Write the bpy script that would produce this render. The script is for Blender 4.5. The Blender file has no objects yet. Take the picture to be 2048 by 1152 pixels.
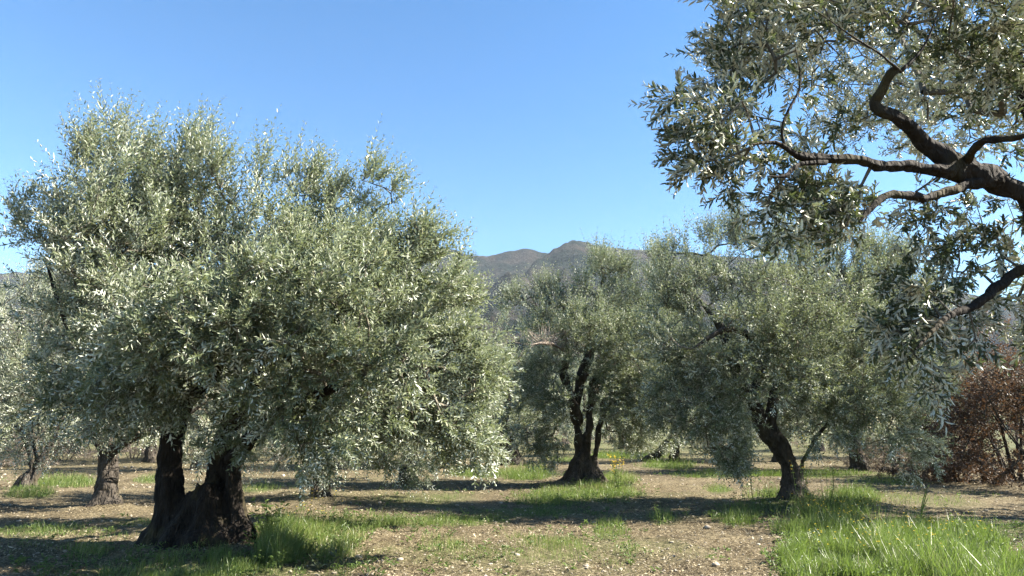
import bpy, math
import numpy as np
from mathutils import Vector

sc = bpy.context.scene
COL = sc.collection
R = math.radians

# ------------------------------------------------------------------ camera
EYE = 1.6
PITCH = R(11.3)
FPX = 1365.0                      # focal length in photograph pixels (2048 wide)
cam = bpy.data.cameras.new('camera')
cam.lens = 36.0 * FPX / 2048.0
cam.sensor_width = 36.0
cam.clip_start = 0.05
cam.clip_end = 12000.0
cam_ob = bpy.data.objects.new('camera', cam)
cam_ob.location = (0, 0, EYE)
cam_ob.rotation_euler = (math.pi / 2 + PITCH, 0, 0)
COL.objects.link(cam_ob)
sc.camera = cam_ob

# ------------------------------------------------------------------ sky, sun, exposure
SUN_EL = 38.0
SUN_AZ = 92.0                     # degrees clockwise from +Y (straight ahead); 90 = right
SKY_STRENGTH = 0.052
SUN_STRENGTH = 5.0
EXPOSURE = 2.4
world = bpy.data.worlds.new('World')
sc.world = world
world.use_nodes = True
wn = world.node_tree
wn.nodes.clear()
sky = wn.nodes.new('ShaderNodeTexSky')
sky.sky_type = 'NISHITA'
sky.sun_disc = False
sky.sun_elevation = R(SUN_EL)
sky.sun_rotation = R(SUN_AZ)
sky.altitude = 300
sky.air_density = 1.0
sky.dust_density = 0.2
sky.ozone_density = 1.6
bg = wn.nodes.new('ShaderNodeBackground')
bg.inputs['Strength'].default_value = SKY_STRENGTH
wo = wn.nodes.new('ShaderNodeOutputWorld')
hsv = wn.nodes.new('ShaderNodeHueSaturation')
hsv.inputs['Saturation'].default_value = 1.32
wn.links.new(sky.outputs[0], hsv.inputs['Color'])
wn.links.new(hsv.outputs[0], bg.inputs[0])
wn.links.new(bg.outputs[0], wo.inputs[0])

sun = bpy.data.lights.new('sun', 'SUN')
sun.energy = SUN_STRENGTH
sun.angle = R(0.5)
sun.color = (1.0, 0.925, 0.80)
sun_ob = bpy.data.objects.new('sun', sun)
sd = Vector((math.sin(R(SUN_AZ)) * math.cos(R(SUN_EL)), math.cos(R(SUN_AZ)) * math.cos(R(SUN_EL)), math.sin(R(SUN_EL))))
sun_ob.rotation_euler = sd.to_track_quat('Z', 'Y').to_euler()
sun_ob.location = (20, 5, 20)
COL.objects.link(sun_ob)

vs = sc.view_settings
vs.view_transform = 'Standard'
vs.look = 'None'
vs.gamma = 1.0
vs.exposure = EXPOSURE
vs.use_curve_mapping = False
cy = sc.cycles
cy.max_bounces = 6
cy.diffuse_bounces = 2
cy.glossy_bounces = 2
cy.transmission_bounces = 2
cy.volume_bounces = 1
cy.caustics_reflective = False
cy.caustics_refractive = False

# ------------------------------------------------------------------ helpers
cp, sp = math.cos(PITCH), math.sin(PITCH)

def at(x, y, Y):
    """point seen at photograph pixel x, y at distance Y ahead"""
    u = (x - 1024.0) / FPX
    v = (576.0 - y) / FPX
    dy = cp - v * sp
    dz = sp + v * cp
    return np.array([u * Y / dy, Y, EYE + dz * Y / dy])

def on_ground(x, y):
    u = (np.asarray(x, float) - 1024.0) / FPX
    v = (576.0 - np.asarray(y, float)) / FPX
    dy = cp - v * sp
    dz = np.minimum(sp + v * cp, -0.004)
    t = -EYE / dz
    return u * t, dy * t

def project(x, y, z):
    """world -> photograph pixel"""
    dz = z - EYE
    f = y * cp + dz * sp
    up = -y * sp + dz * cp
    f = np.maximum(f, 1e-3)
    return 1024 + FPX * x / f, 576 - FPX * up / f

def hash3(ix, iy, iz, seed):
    h = (ix.astype(np.int64) * 374761393 + iy.astype(np.int64) * 668265263 + iz.astype(np.int64) * 2147483647 + seed * 974634777) & 0xFFFFFFFF
    h = ((h ^ (h >> 13)) * 1274126177) & 0xFFFFFFFF
    h = (h ^ (h >> 16)) & 0xFFFFFF
    return h / float(0xFFFFFF)

def vnoise(x, y, z=None, seed=0):
    x = np.asarray(x, float); y = np.asarray(y, float)
    z = np.zeros_like(x) if z is None else np.asarray(z, float)
    x0 = np.floor(x); y0 = np.floor(y); z0 = np.floor(z)
    fx = x - x0; fy = y - y0; fz = z - z0
    fx = fx * fx * (3 - 2 * fx); fy = fy * fy * (3 - 2 * fy); fz = fz * fz * (3 - 2 * fz)
    r = 0
    for dx in (0, 1):
        for dy in (0, 1):
            for dz in (0, 1):
                w = (fx if dx else 1 - fx) * (fy if dy else 1 - fy) * (fz if dz else 1 - fz)
                r = r + w * hash3(x0 + dx, y0 + dy, z0 + dz, seed)
    return r * 2 - 1

def fbm(x, y, z=None, octaves=4, seed=0, gain=0.5):
    a, f, s, n = 1.0, 1.0, 0.0, 0.0
    for o in range(octaves):
        s = s + a * vnoise(x * f, y * f, None if z is None else z * f, seed + o * 17)
        n += a
        a *= gain; f *= 2.03
    return s / n

def mesh_np(name, verts, faces, attrs=None, smooth=False):
    """verts Nx3, faces MxK (K = 3 or 4); attrs: name -> per-face floats or per-vertex floats"""
    verts = np.asarray(verts, np.float32); faces = np.asarray(faces, np.int32)
    me = bpy.data.meshes.new(name)
    K = faces.shape[1]
    me.vertices.add(len(verts)); me.vertices.foreach_set('co', verts.ravel())
    me.loops.add(faces.size); me.loops.foreach_set('vertex_index', faces.ravel())
    me.polygons.add(len(faces))
    me.polygons.foreach_set('loop_start', np.arange(0, faces.size, K, dtype=np.int32))
    me.polygons.foreach_set('loop_total', np.full(len(faces), K, np.int32))
    me.polygons.foreach_set('use_smooth', np.full(len(faces), smooth, bool))
    me.update(calc_edges=True)
    for k, v in (attrs or {}).items():
        v = np.asarray(v, np.float32)
        dom = 'FACE' if len(v) == len(faces) else 'POINT'
        at_ = me.attributes.new(k, 'FLOAT', dom)
        at_.data.foreach_set('value', v.ravel())
    return me

def link(name, me, mat=None, parent=None, kind=None, label=None, category=None, group=None):
    o = bpy.data.objects.new(name, me)
    COL.objects.link(o)
    if mat is not None and me is not None and not me.materials:
        me.materials.append(mat)
    if parent is not None:
        o.parent = parent
    if kind: o['kind'] = kind
    if label: o['label'] = label
    if category: o['category'] = category
    if group: o['group'] = group
    return o

def thing(name, label, category, loc=(0, 0, 0), group=None):
    o = bpy.data.objects.new(name, None)
    o.location = loc
    COL.objects.link(o)
    o['label'] = label; o['category'] = category
    if group: o['group'] = group
    return o

def child(name, parent, verts, faces, mat, attrs=None, smooth=False, kind=None, label=None):
    """mesh given in world coordinates, stored relative to its thing's base"""
    v = np.asarray(verts, float) - np.array(parent.location)
    return link(name, mesh_np(name, v, faces, attrs, smooth), mat, parent, kind, label)

# ------------------------------------------------------------------ materials
def new_mat(name):
    m = bpy.data.materials.new(name)
    m.use_nodes = True
    nt = m.node_tree
    nt.nodes.clear()
    out = nt.nodes.new('ShaderNodeOutputMaterial')
    return m, nt, out

def N(nt, typ, **kw):
    n = nt.nodes.new(typ)
    for k, v in kw.items():
        if k in n.inputs.keys():
            n.inputs[k].default_value = v
        else:
            setattr(n, k, v)
    return n

def ramp(nt, stops):
    r = nt.nodes.new('ShaderNodeValToRGB')
    els = r.color_ramp.elements
    while len(els) < len(stops): els.new(0.5)
    for e, (p, c) in zip(els, stops):
        e.position = p; e.color = (*c, 1)
    return r

def mixc(nt, fac, a, b, blend='MIX'):
    m = nt.nodes.new('ShaderNodeMix'); m.data_type = 'RGBA'; m.blend_type = blend
    for sock, val in ((m.inputs[0], fac), (m.inputs[6], a), (m.inputs[7], b)):
        if isinstance(val, bpy.types.NodeSocket): nt.links.new(val, sock)
        elif isinstance(val, (int, float)): sock.default_value = val
        else: sock.default_value = (*val, 1)
    return m.outputs[2]

def leaf_material(name, top, under, translucent, rough=0.42, trans_fac=0.28, spec=0.5):
    """two-sided leaf: ramps over the per-leaf random value for upper side and underside"""
    m, nt, out = new_mat(name)
    a = N(nt, 'ShaderNodeAttribute', attribute_name='rnd')
    rt = ramp(nt, top); ru = ramp(nt, under)
    nt.links.new(a.outputs['Fac'], rt.inputs[0]); nt.links.new(a.outputs['Fac'], ru.inputs[0])
    g = N(nt, 'ShaderNodeNewGeometry')
    c = mixc(nt, g.outputs['Backfacing'], rt.outputs[0], ru.outputs[0])
    p = N(nt, 'ShaderNodeBsdfPrincipled')
    nt.links.new(c, p.inputs['Base Color'])
    p.inputs['Roughness'].default_value = rough
    p.inputs['Specular IOR Level'].default_value = spec
    t = N(nt, 'ShaderNodeBsdfTranslucent')
    t.inputs['Color'].default_value = (*translucent, 1)
    mx = N(nt, 'ShaderNodeMixShader'); mx.inputs[0].default_value = trans_fac
    nt.links.new(p.outputs[0], mx.inputs[1]); nt.links.new(t.outputs[0], mx.inputs[2])
    nt.links.new(mx.outputs[0], out.inputs[0])
    return m

M_OLIVE = leaf_material('olive_leaf',
    [(0.0, (0.060, 0.080, 0.042)), (0.5, (0.130, 0.155, 0.090)), (0.85, (0.21, 0.23, 0.135)), (1.0, (0.31, 0.31, 0.19))],
    [(0.0, (0.42, 0.46, 0.38)), (0.6, (0.57, 0.60, 0.51)), (1.0, (0.68, 0.69, 0.61))],
    (0.27, 0.32, 0.11), rough=0.47, trans_fac=0.18, spec=0.35)
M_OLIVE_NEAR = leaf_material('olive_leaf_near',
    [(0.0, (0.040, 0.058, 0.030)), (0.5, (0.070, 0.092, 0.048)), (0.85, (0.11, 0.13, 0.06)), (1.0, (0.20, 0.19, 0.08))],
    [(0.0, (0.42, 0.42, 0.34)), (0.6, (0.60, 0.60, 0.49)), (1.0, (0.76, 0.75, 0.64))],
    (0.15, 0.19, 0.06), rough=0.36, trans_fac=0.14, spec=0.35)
M_BROWN = leaf_material('dry_brown_leaf',
    [(0.0, (0.025, 0.016, 0.009)), (0.5, (0.048, 0.031, 0.019)), (1.0, (0.17, 0.115, 0.068))],
    [(0.0, (0.06, 0.042, 0.028)), (1.0, (0.18, 0.125, 0.085))],
    (0.14, 0.075, 0.035), rough=0.6)
M_SCRUB = leaf_material('scrub_leaf',
    [(0.0, (0.11, 0.09, 0.07)), (0.6, (0.22, 0.18, 0.15)), (1.0, (0.16, 0.18, 0.08))],
    [(0.0, (0.15, 0.12, 0.10)), (1.0, (0.30, 0.25, 0.21))],
    (0.2, 0.16, 0.1), rough=0.8)
M_GRASS = leaf_material('grass_blade',
    [(0.0, (0.030, 0.055, 0.013)), (0.45, (0.072, 0.115, 0.022)), (0.72, (0.125, 0.155, 0.036)), (0.86, (0.30, 0.27, 0.13)), (1.0, (0.36, 0.31, 0.19))],
    [(0.0, (0.065, 0.095, 0.028)), (0.72, (0.17, 0.21, 0.07)), (1.0, (0.36, 0.31, 0.19))],
    (0.20, 0.30, 0.05), rough=0.42, trans_fac=0.32)
M_WEED = leaf_material('weed_leaf',
    [(0.0, (0.04, 0.075, 0.02)), (1.0, (0.12, 0.16, 0.045))],
    [(0.0, (0.06, 0.10, 0.035)), (1.0, (0.14, 0.18, 0.07))],
    (0.18, 0.27, 0.06), rough=0.5, trans_fac=0.28, spec=0.3)
M_DARKWEED = leaf_material('thistle_leaf',
    [(0.0, (0.03, 0.045, 0.02)), (1.0, (0.06, 0.08, 0.035))],
    [(0.0, (0.05, 0.06, 0.04)), (1.0, (0.08, 0.09, 0.06))],
    (0.05, 0.08, 0.02), rough=0.5, trans_fac=0.15)
M_YELLOW = leaf_material('yellow_petal',
    [(0.0, (0.65, 0.45, 0.02)), (1.0, (0.80, 0.62, 0.05))],
    [(0.0, (0.60, 0.45, 0.04)), (1.0, (0.75, 0.60, 0.08))],
    (0.7, 0.5, 0.03), rough=0.6, trans_fac=0.3)
M_ORANGE = leaf_material('orange_leaf',
    [(0.0, (0.55, 0.22, 0.02)), (1.0, (0.75, 0.38, 0.03))],
    [(0.0, (0.5, 0.22, 0.03)), (1.0, (0.7, 0.38, 0.05))],
    (0.7, 0.3, 0.03), rough=0.6, trans_fac=0.35)
M_LITTER = leaf_material('dry_litter',
    [(0.0, (0.030, 0.022, 0.013)), (0.5, (0.165, 0.132, 0.080)), (0.85, (0.31, 0.26, 0.165)), (1.0, (0.46, 0.40, 0.29))],
    [(0.0, (0.07, 0.05, 0.03)), (0.5, (0.20, 0.15, 0.10)), (0.85, (0.34, 0.28, 0.18)), (1.0, (0.55, 0.47, 0.36))],
    (0.3, 0.2, 0.1), rough=0.7, trans_fac=0.08, spec=0.3)

def bark_material(name, dark, light, moss=0.0):
    m, nt, out = new_mat(name)
    tc = N(nt, 'ShaderNodeTexCoord')
    mp = N(nt, 'ShaderNodeMapping'); mp.inputs['Scale'].default_value = (1, 1, 0.28)
    nt.links.new(tc.outputs['Object'], mp.inputs[0])
    n1 = N(nt, 'ShaderNodeTexNoise', Scale=14.0, Detail=8.0, Roughness=0.65)
    nt.links.new(mp.outputs[0], n1.inputs['Vector'])
    v = N(nt, 'ShaderNodeTexVoronoi', Scale=22.0, feature='DISTANCE_TO_EDGE')
    nt.links.new(mp.outputs[0], v.inputs['Vector'])
    r1 = ramp(nt, [(0.25, dark), (0.5, tuple(0.5 * (a + b) for a, b in zip(dark, light))), (0.75, light)])
    nt.links.new(n1.outputs['Fac'], r1.inputs[0])
    n2 = N(nt, 'ShaderNodeTexNoise', Scale=3.0, Detail=5.0)
    nt.links.new(tc.outputs['Object'], n2.inputs['Vector'])
    mr = N(nt, 'ShaderNodeMapRange'); mr.inputs[1].default_value = 0.52; mr.inputs[2].default_value = 0.68; mr.inputs[4].default_value = moss
    nt.links.new(n2.outputs['Fac'], mr.inputs[0])
    c = mixc(nt, mr.outputs[0], r1.outputs[0], (0.10, 0.085, 0.030))
    p = N(nt, 'ShaderNodeBsdfPrincipled'); p.inputs['Roughness'].default_value = 0.9
    p.inputs['Specular IOR Level'].default_value = 0.2
    nt.links.new(c, p.inputs['Base Color'])
    mm = N(nt, 'ShaderNodeMath', operation='MULTIPLY_ADD')
    nt.links.new(v.outputs['Distance'], mm.inputs[0]); mm.inputs[1].default_value = 1.5
    nt.links.new(n1.outputs['Fac'], mm.inputs[2])
    b = N(nt, 'ShaderNodeBump'); b.inputs['Strength'].default_value = 0.9; b.inputs['Distance'].default_value = 0.03
    nt.links.new(mm.outputs[0], b.inputs['Height']); nt.links.new(b.outputs[0], p.inputs['Normal'])
    nt.links.new(p.outputs[0], out.inputs[0])
    return m

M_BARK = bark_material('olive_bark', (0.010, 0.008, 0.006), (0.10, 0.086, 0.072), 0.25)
M_BARK_SHADED = bark_material('olive_bark_shaded', (0.006, 0.005, 0.004), (0.028, 0.022, 0.017), 0.35)  # olive bark with the shade under the crowns put into its colour
M_TWIG = bark_material('twig_bark', (0.09, 0.08, 0.06), (0.20, 0.18, 0.14))
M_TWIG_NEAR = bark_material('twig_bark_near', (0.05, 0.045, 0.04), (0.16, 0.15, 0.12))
M_DEAD = bark_material('dead_wood', (0.14, 0.11, 0.09), (0.34, 0.29, 0.24))

# ------------------------------------------------------------------ tubes
def spline(pts, radii, step):
    P = np.asarray(pts, float); r = np.asarray(radii, float)
    Pe = np.vstack([2 * P[0] - P[1], P, 2 * P[-1] - P[-2]])
    out, rr = [], []
    for i in range(len(P) - 1):
        p0, p1, p2, p3 = Pe[i], Pe[i + 1], Pe[i + 2], Pe[i + 3]
        n = max(2, int(np.linalg.norm(p2 - p1) / step))
        t = (np.arange(n) / n)[:, None]
        out.append(0.5 * ((2 * p1) + (p2 - p0) * t + (2 * p0 - 5 * p1 + 4 * p2 - p3) * t ** 2 + (-p0 + 3 * p1 - 3 * p2 + p3) * t ** 3))
        rr.append(r[i] + (r[i + 1] - r[i]) * t[:, 0])
    out.append(P[-1:]); rr.append(r[-1:])
    return np.vstack(out), np.concatenate(rr)

def tube(P, r, seg=20, seed=0, flute=0.22, knob=0.12):
    """gnarled tube: fluted cross-section that twists slowly, swellings, closed tip"""
    n = len(P)
    T = np.gradient(P, axis=0); T /= np.linalg.norm(T, axis=1)[:, None] + 1e-9
    ref = np.array([0.3, 1.0, 0.05]); ref = ref / np.linalg.norm(ref)
    U = np.cross(T, ref); U /= np.linalg.norm(U, axis=1)[:, None] + 1e-9
    V = np.cross(T, U)
    a = np.linspace(0, 2 * np.pi, seg, endpoint=False)
    s = np.concatenate([[0], np.cumsum(np.linalg.norm(np.diff(P, axis=0), axis=1))])
    A = a[None, :] + 0.5 * s[:, None]
    rm = max(r.mean(), 1e-3)
    nz = fbm(np.cos(A) * 1.7 + seed, np.sin(A) * 1.7, s[:, None] * 0.7 + 0 * A, 3, seed)
    fl = fbm(np.cos(A) * 3.4 + 3.1 * seed, np.sin(A) * 3.4, s[:, None] * 1.1 + 0 * A, 3, seed + 5)
    kn = fbm(np.cos(A) * 1.2, np.sin(A) * 1.2 + seed, s[:, None] / (rm * 2.2) + 0 * A, 3, seed + 9)
    rad = r[:, None] * (1 + flute * 1.3 * nz + flute * fl + knob * 1.6 * kn)
    rad[-1] *= 0.3
    verts = P[:, None, :] + rad[..., None] * (np.cos(a)[None, :, None] * U[:, None, :] + np.sin(a)[None, :, None] * V[:, None, :])
    verts = verts.reshape(-1, 3)
    i = np.arange(n - 1)[:, None] * seg; j = np.arange(seg)[None, :]; k = (j + 1) % seg
    F = np.stack([i + j, i + k, i + seg + k, i + seg + j], -1).reshape(-1, 4)
    # cap
    c = len(verts)
    verts = np.vstack([verts, P[-1:] + T[-1:] * r[-1] * 0.3])
    b = (n - 1) * seg
    cap = np.array([[b + q, b + (q + 1) % seg, c, c] for q in range(seg)])
    cap = np.stack([cap[::2, 0], cap[::2, 1], np.roll(cap[:, 0], -2)[::2], np.full(len(cap[::2]), c)], 1)
    c0 = len(verts)
    verts = np.vstack([verts, P[:1]])
    j0 = np.arange(0, seg, 2)
    cap0 = np.stack([(j0 + 2) % seg, j0 + 1, j0, np.full(len(j0), c0)], 1)
    return verts, np.vstack([F, cap, cap0])

def blend(v, f, voxel, seed, ridge):
    """merge overlapping tubes into one skin and cut bark furrows into it"""
    tmp = bpy.data.objects.new('merge', mesh_np('merge', v, f))
    COL.objects.link(tmp)
    md = tmp.modifiers.new('r', 'REMESH'); md.mode = 'VOXEL'; md.voxel_size = voxel; md.adaptivity = 0
    sm_ = tmp.modifiers.new('s', 'SMOOTH'); sm_.factor = 0.5; sm_.iterations = 2
    dg = bpy.context.evaluated_depsgraph_get()
    ev = tmp.evaluated_get(dg); me = ev.to_mesh()
    n = len(me.vertices)
    co = np.zeros(n * 3); me.vertices.foreach_get('co', co); co = co.reshape(-1, 3)
    no = np.zeros(n * 3); me.vertices.foreach_get('normal', no); no = no.reshape(-1, 3)
    F = np.array([p.vertices[:] for p in me.polygons], np.int32)
    ev.to_mesh_clear()
    me0 = tmp.data; bpy.data.objects.remove(tmp); bpy.data.meshes.remove(me0)
    x, y, z = co.T
    w = 0.35 * fbm(x * 1.5, y * 1.5, z * 1.5, 2, seed)
    d = fbm((x + w) * 7 / ridge, (y + w) * 7 / ridge, z * 1.3 / ridge, 4, seed + 1)
    d = np.where(d < 0, d * 1.6, d * 0.7)
    k = 0.065 * d + 0.05 * fbm(x * 2.6, y * 2.6, z * 2.2, 3, seed + 2) + 0.012 * fbm(x * 22, y * 22, z * 10, 2, seed + 3)
    return co + no * (k * ridge)[:, None], F

def join(parts):
    vs_, fs_, o = [], [], 0
    for v, f in parts:
        vs_.append(v); fs_.append(f + o); o += len(v)
    return np.vstack(vs_), np.vstack(fs_)

def sticks(A, B, ra, rb, seg=4):
    """many straight tapered twigs at once"""
    A = np.asarray(A); B = np.asarray(B); D = B - A
    D = D / (np.linalg.norm(D, axis=1)[:, None] + 1e-9)
    ref = np.where(np.abs(D[:, 2:3]) < 0.8, np.array([[0, 0, 1.0]]), np.array([[1.0, 0, 0]]))
    U = np.cross(D, ref); U /= np.linalg.norm(U, axis=1)[:, None] + 1e-9
    V = np.cross(D, U)
    a = np.linspace(0, 2 * np.pi, seg, endpoint=False)
    ring = np.cos(a)[None, :, None] * U[:, None, :] + np.sin(a)[None, :, None] * V[:, None, :]
    va = A[:, None, :] + ring * np.asarray(ra)[:, None, None]
    vb = B[:, None, :] + ring * np.asarray(rb)[:, None, None]
    verts = np.concatenate([va, vb], 1).reshape(-1, 3)
    j = np.arange(seg); k = (j + 1) % seg
    f = np.stack([j, k, seg + k, seg + j], -1)
    F = (np.arange(len(A)) * 2 * seg)[:, None, None] + f[None]
    return verts, F.reshape(-1, 4)

def unit(v):
    return v / (np.linalg.norm(v, axis=-1, keepdims=True) + 1e-9)

def leaves(pos, d, nrm, L, W, rng, fine=False, droop=0.0):
    """leaf quads: pos base, d direction, nrm upper side"""
    d = unit(d); s = unit(np.cross(d, nrm)); nrm = np.cross(s, d)
    L = L[:, None]; W = W[:, None]
    if not fine:
        m = pos + d * L * 0.5
        v = np.stack([pos, m + s * W * 0.5 + nrm * W * 0.12, pos + d * L - nrm * L * droop, m - s * W * 0.5 + nrm * W * 0.12], 1)
        F = np.arange(len(pos) * 4).reshape(-1, 4)
        return v.reshape(-1, 3), F, 1
    a = pos + d * L * 0.30; b = pos + d * L * 0.68
    k = nrm * W * 0.16
    tip = pos + d * L - nrm * L * droop
    v = np.stack([pos, a + s * W * 0.46 + k, b + s * W * 0.44 + k, tip, b - s * W * 0.44 + k, a - s * W * 0.46 + k], 1)
    q = np.array([[0, 1, 2, 3], [0, 3, 4, 5]])
    F = (np.arange(len(pos)) * 6)[:, None, None] + q[None]
    return v.reshape(-1, 3), F.reshape(-1, 4), 2

# ------------------------------------------------------------------ trees
def blob_points(blobs, n, rng, power=0.5):
    vol = np.array([b[3] * b[4] * b[5] for b in blobs]) ** 0.62
    pick = rng.choice(len(blobs), n * 2, p=vol / vol.sum())
    dr = unit(rng.normal(size=(n * 2, 3))) * (rng.random(n * 2) ** power)[:, None]
    B = np.array(blobs)
    p = B[pick, :3] + dr * B[pick, 3:6]
    keep = fbm(p[:, 0] * 1.1, p[:, 1] * 1.1, p[:, 2] * 1.1, 2, 3) > -0.16
    p = p[keep]
    return p[:n]

def pix_blobs(spec):
    """(px, py, Y, rx_px, ry_px, depth_m) -> world ellipsoids"""
    out = []
    for x, y, Y, rx, ry, rd in spec:
        c = at(x, y, Y)
        k = Y / FPX / (cp - (576 - y) / FPX * sp)
        out.append((c[0], c[1], c[2], rx * k, ry * k * 1.02, rd))
    return out

def grow(limbs, attract, rng, step=0.28, tip_r=0.004):
    """join every attractor to the nearest wood so far; radii follow the number of tips carried"""
    pos, par, base_r, dirs = [], [], [], []
    for P, r, start in limbs:
        T = unit(np.gradient(P, axis=0))
        for q in range(start, len(P), 2):
            pos.append(P[q]); par.append(-1); base_r.append(r[q]); dirs.append(T[q])
    n0 = len(pos)
    cap = n0 + int(len(attract) * 14) + 1000
    X = np.zeros((cap, 3)); X[:n0] = pos
    Dr = np.zeros((cap, 3)); Dr[:n0] = dirs
    PA = np.full(cap, -1); n = n0
    d0 = np.min(np.linalg.norm(attract[:, None, :] - X[None, :n0], axis=2), axis=1)
    tips = []
    for a in attract[np.argsort(d0)]:
        v = a - X[:n]
        d = np.linalg.norm(v, axis=1)
        back = np.maximum(0, -(v * Dr[:n]).sum(1) / (d + 1e-6))
        j = int(np.argmin(d * (1 + 0.6 * back)))
        L = np.linalg.norm(a - X[j])
        k = max(1, int(math.ceil(L / step)))
        if n + k + 2 > cap: break
        p0 = X[j].copy(); t0 = Dr[j] * L * 0.55
        prev = j
        sag = rng.normal(size=3) * 0.06 * L
        for q in range(1, k + 1):
            t = q / k
            pt = (1 - t) ** 2 * p0 + 2 * t * (1 - t) * (p0 * 0.5 + a * 0.5 + 0.35 * t0 + sag) + t ** 2 * a
            if q < k: pt = pt + rng.normal(size=3) * 0.02
            X[n] = pt; PA[n] = prev
            Dr[n] = unit(pt - X[prev]); prev = n; n += 1
        tips.append(prev)
    X = X[:n]; PA = PA[:n]; Dr = Dr[:n]
    cnt = np.zeros(n)
    for t in tips: cnt[t] += 1
    for q in range(n - 1, n0 - 1, -1):
        cnt[PA[q]] += cnt[q]
    rad = tip_r * np.maximum(cnt, 1) ** 0.46
    rad[:n0] = np.maximum(np.array(base_r) * 0.7, 0.004)
    idx = np.arange(n0, n)
    ra = np.minimum(rad[PA[idx]], rad[idx] * 1.5)
    return X, Dr, idx, PA, ra, rad, np.array(tips), n0

def foliage(X, Dr, nodes, centre, zr, rng, per, L, n_pairs, leafL, leafW, up=0.5, wind=(0.25, 0, 0.1), fine=False,
            shoot_r=0.0022, random=0.55, droop_low=0.6, spread=0.75, lo=0.25):
    """shoots with paired leaves; zr = (low, high) heights of the crown"""
    S = np.repeat(nodes, per)
    P0 = X[S] + rng.normal(size=(len(S), 3)) * 0.03
    hz = np.clip((P0[:, 2] - zr[0]) / (zr[1] - zr[0]), 0, 1)[:, None]
    outw = unit(P0 - centre)
    D = unit(Dr[S] * 0.45 + outw * 0.55 + rng.normal(size=(len(S), 3)) * random + np.array([0, 0, 1.0]) * up * (hz * 1.7 - lo) + np.array(wind) * (0.4 + hz))
    Ls = L * rng.uniform(0.55, 1.25, len(S)) * (0.75 + 0.55 * hz[:, 0])
    longer = rng.random(len(S)) < 0.10 * (hz[:, 0] > .45)
    Ls = np.where(longer, Ls * 1.3, Ls); D = np.where(longer[:, None], unit(D + np.array([0.05, 0, 0.6])), D)
    C = np.array([0, 0, 1.0]) * (hz * 0.5 - droop_low * (1 - hz) * 0.6) + np.array(wind) * 0.5 * hz + rng.normal(size=(len(S), 3)) * 0.15
    t = (np.arange(n_pairs) + 0.6) / n_pairs
    tt = t[None, :, None]
    Pn = P0[:, None, :] + Ls[:, None, None] * (D[:, None, :] * tt + C[:, None, :] * tt ** 2 * 0.5)
    Tn = unit(D[:, None, :] + C[:, None, :] * tt)
    ref = unit(rng.normal(size=(len(S), 1, 3)) + 0 * Tn)
    U = unit(np.cross(Tn, ref)); V = np.cross(Tn, U)
    ang = (np.arange(n_pairs) % 2) * (np.pi / 2)
    ca, sa = np.cos(ang)[None, :, None], np.sin(ang)[None, :, None]
    side = U * ca + V * sa
    pos, dr, nm = [], [], []
    for sgn in (1, -1):
        d = unit(Tn + side * sgn * spread + rng.normal(size=Tn.shape) * 0.22)
        up_n = Tn * 0.8 - side * sgn * 0.5 + rng.normal(size=Tn.shape) * 0.45 + np.array([0, 0, 0.35])
        pos.append(Pn.reshape(-1, 3)); dr.append(d.reshape(-1, 3)); nm.append(up_n.reshape(-1, 3))
    pos = np.vstack(pos); dr = np.vstack(dr); nm = np.vstack(nm)
    m = len(pos)
    env = np.tile(np.repeat((1.0 - 0.45 * np.abs(2 * t - 0.9) ** 2)[None, :], len(S), 0).ravel(), 2)
    LL = leafL * rng.uniform(0.7, 1.2, m) * env
    WW = leafW * rng.uniform(0.75, 1.2, m) * env
    v, F, k = leaves(pos, dr, nm, LL, WW, rng, fine, 0.08)
    tone = np.clip(rng.normal(0.45, 0.2, m) + np.tile(np.repeat(rng.normal(0, 0.12, len(S)), n_pairs), 2), 0, 1)
    rnd = np.repeat(tone, k)
    mid = P0 + Ls[:, None] * (D * 0.5 + C * 0.125); end = P0 + Ls[:, None] * (D + C * 0.5)
    if fine:
        sv, sf = sticks(np.vstack([X[S], mid]), np.vstack([mid, end]), np.full(2 * len(S), shoot_r),
                        np.concatenate([np.full(len(S), shoot_r * 0.8), np.full(len(S), shoot_r * 0.4)]), 3)
    else:
        sv, sf = sticks(X[S], end, np.full(len(S), shoot_r), np.full(len(S), shoot_r * 0.4), 3)
    return (v, F, rnd), (sv, sf)

def px_limb(pts):
    """limb given as (px, py, Y, radius_px)"""
    P = [at(x, y, Y) for x, y, Y, r in pts]
    rr = [r * Y / FPX for x, y, Y, r in pts]
    return P, rr

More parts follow.
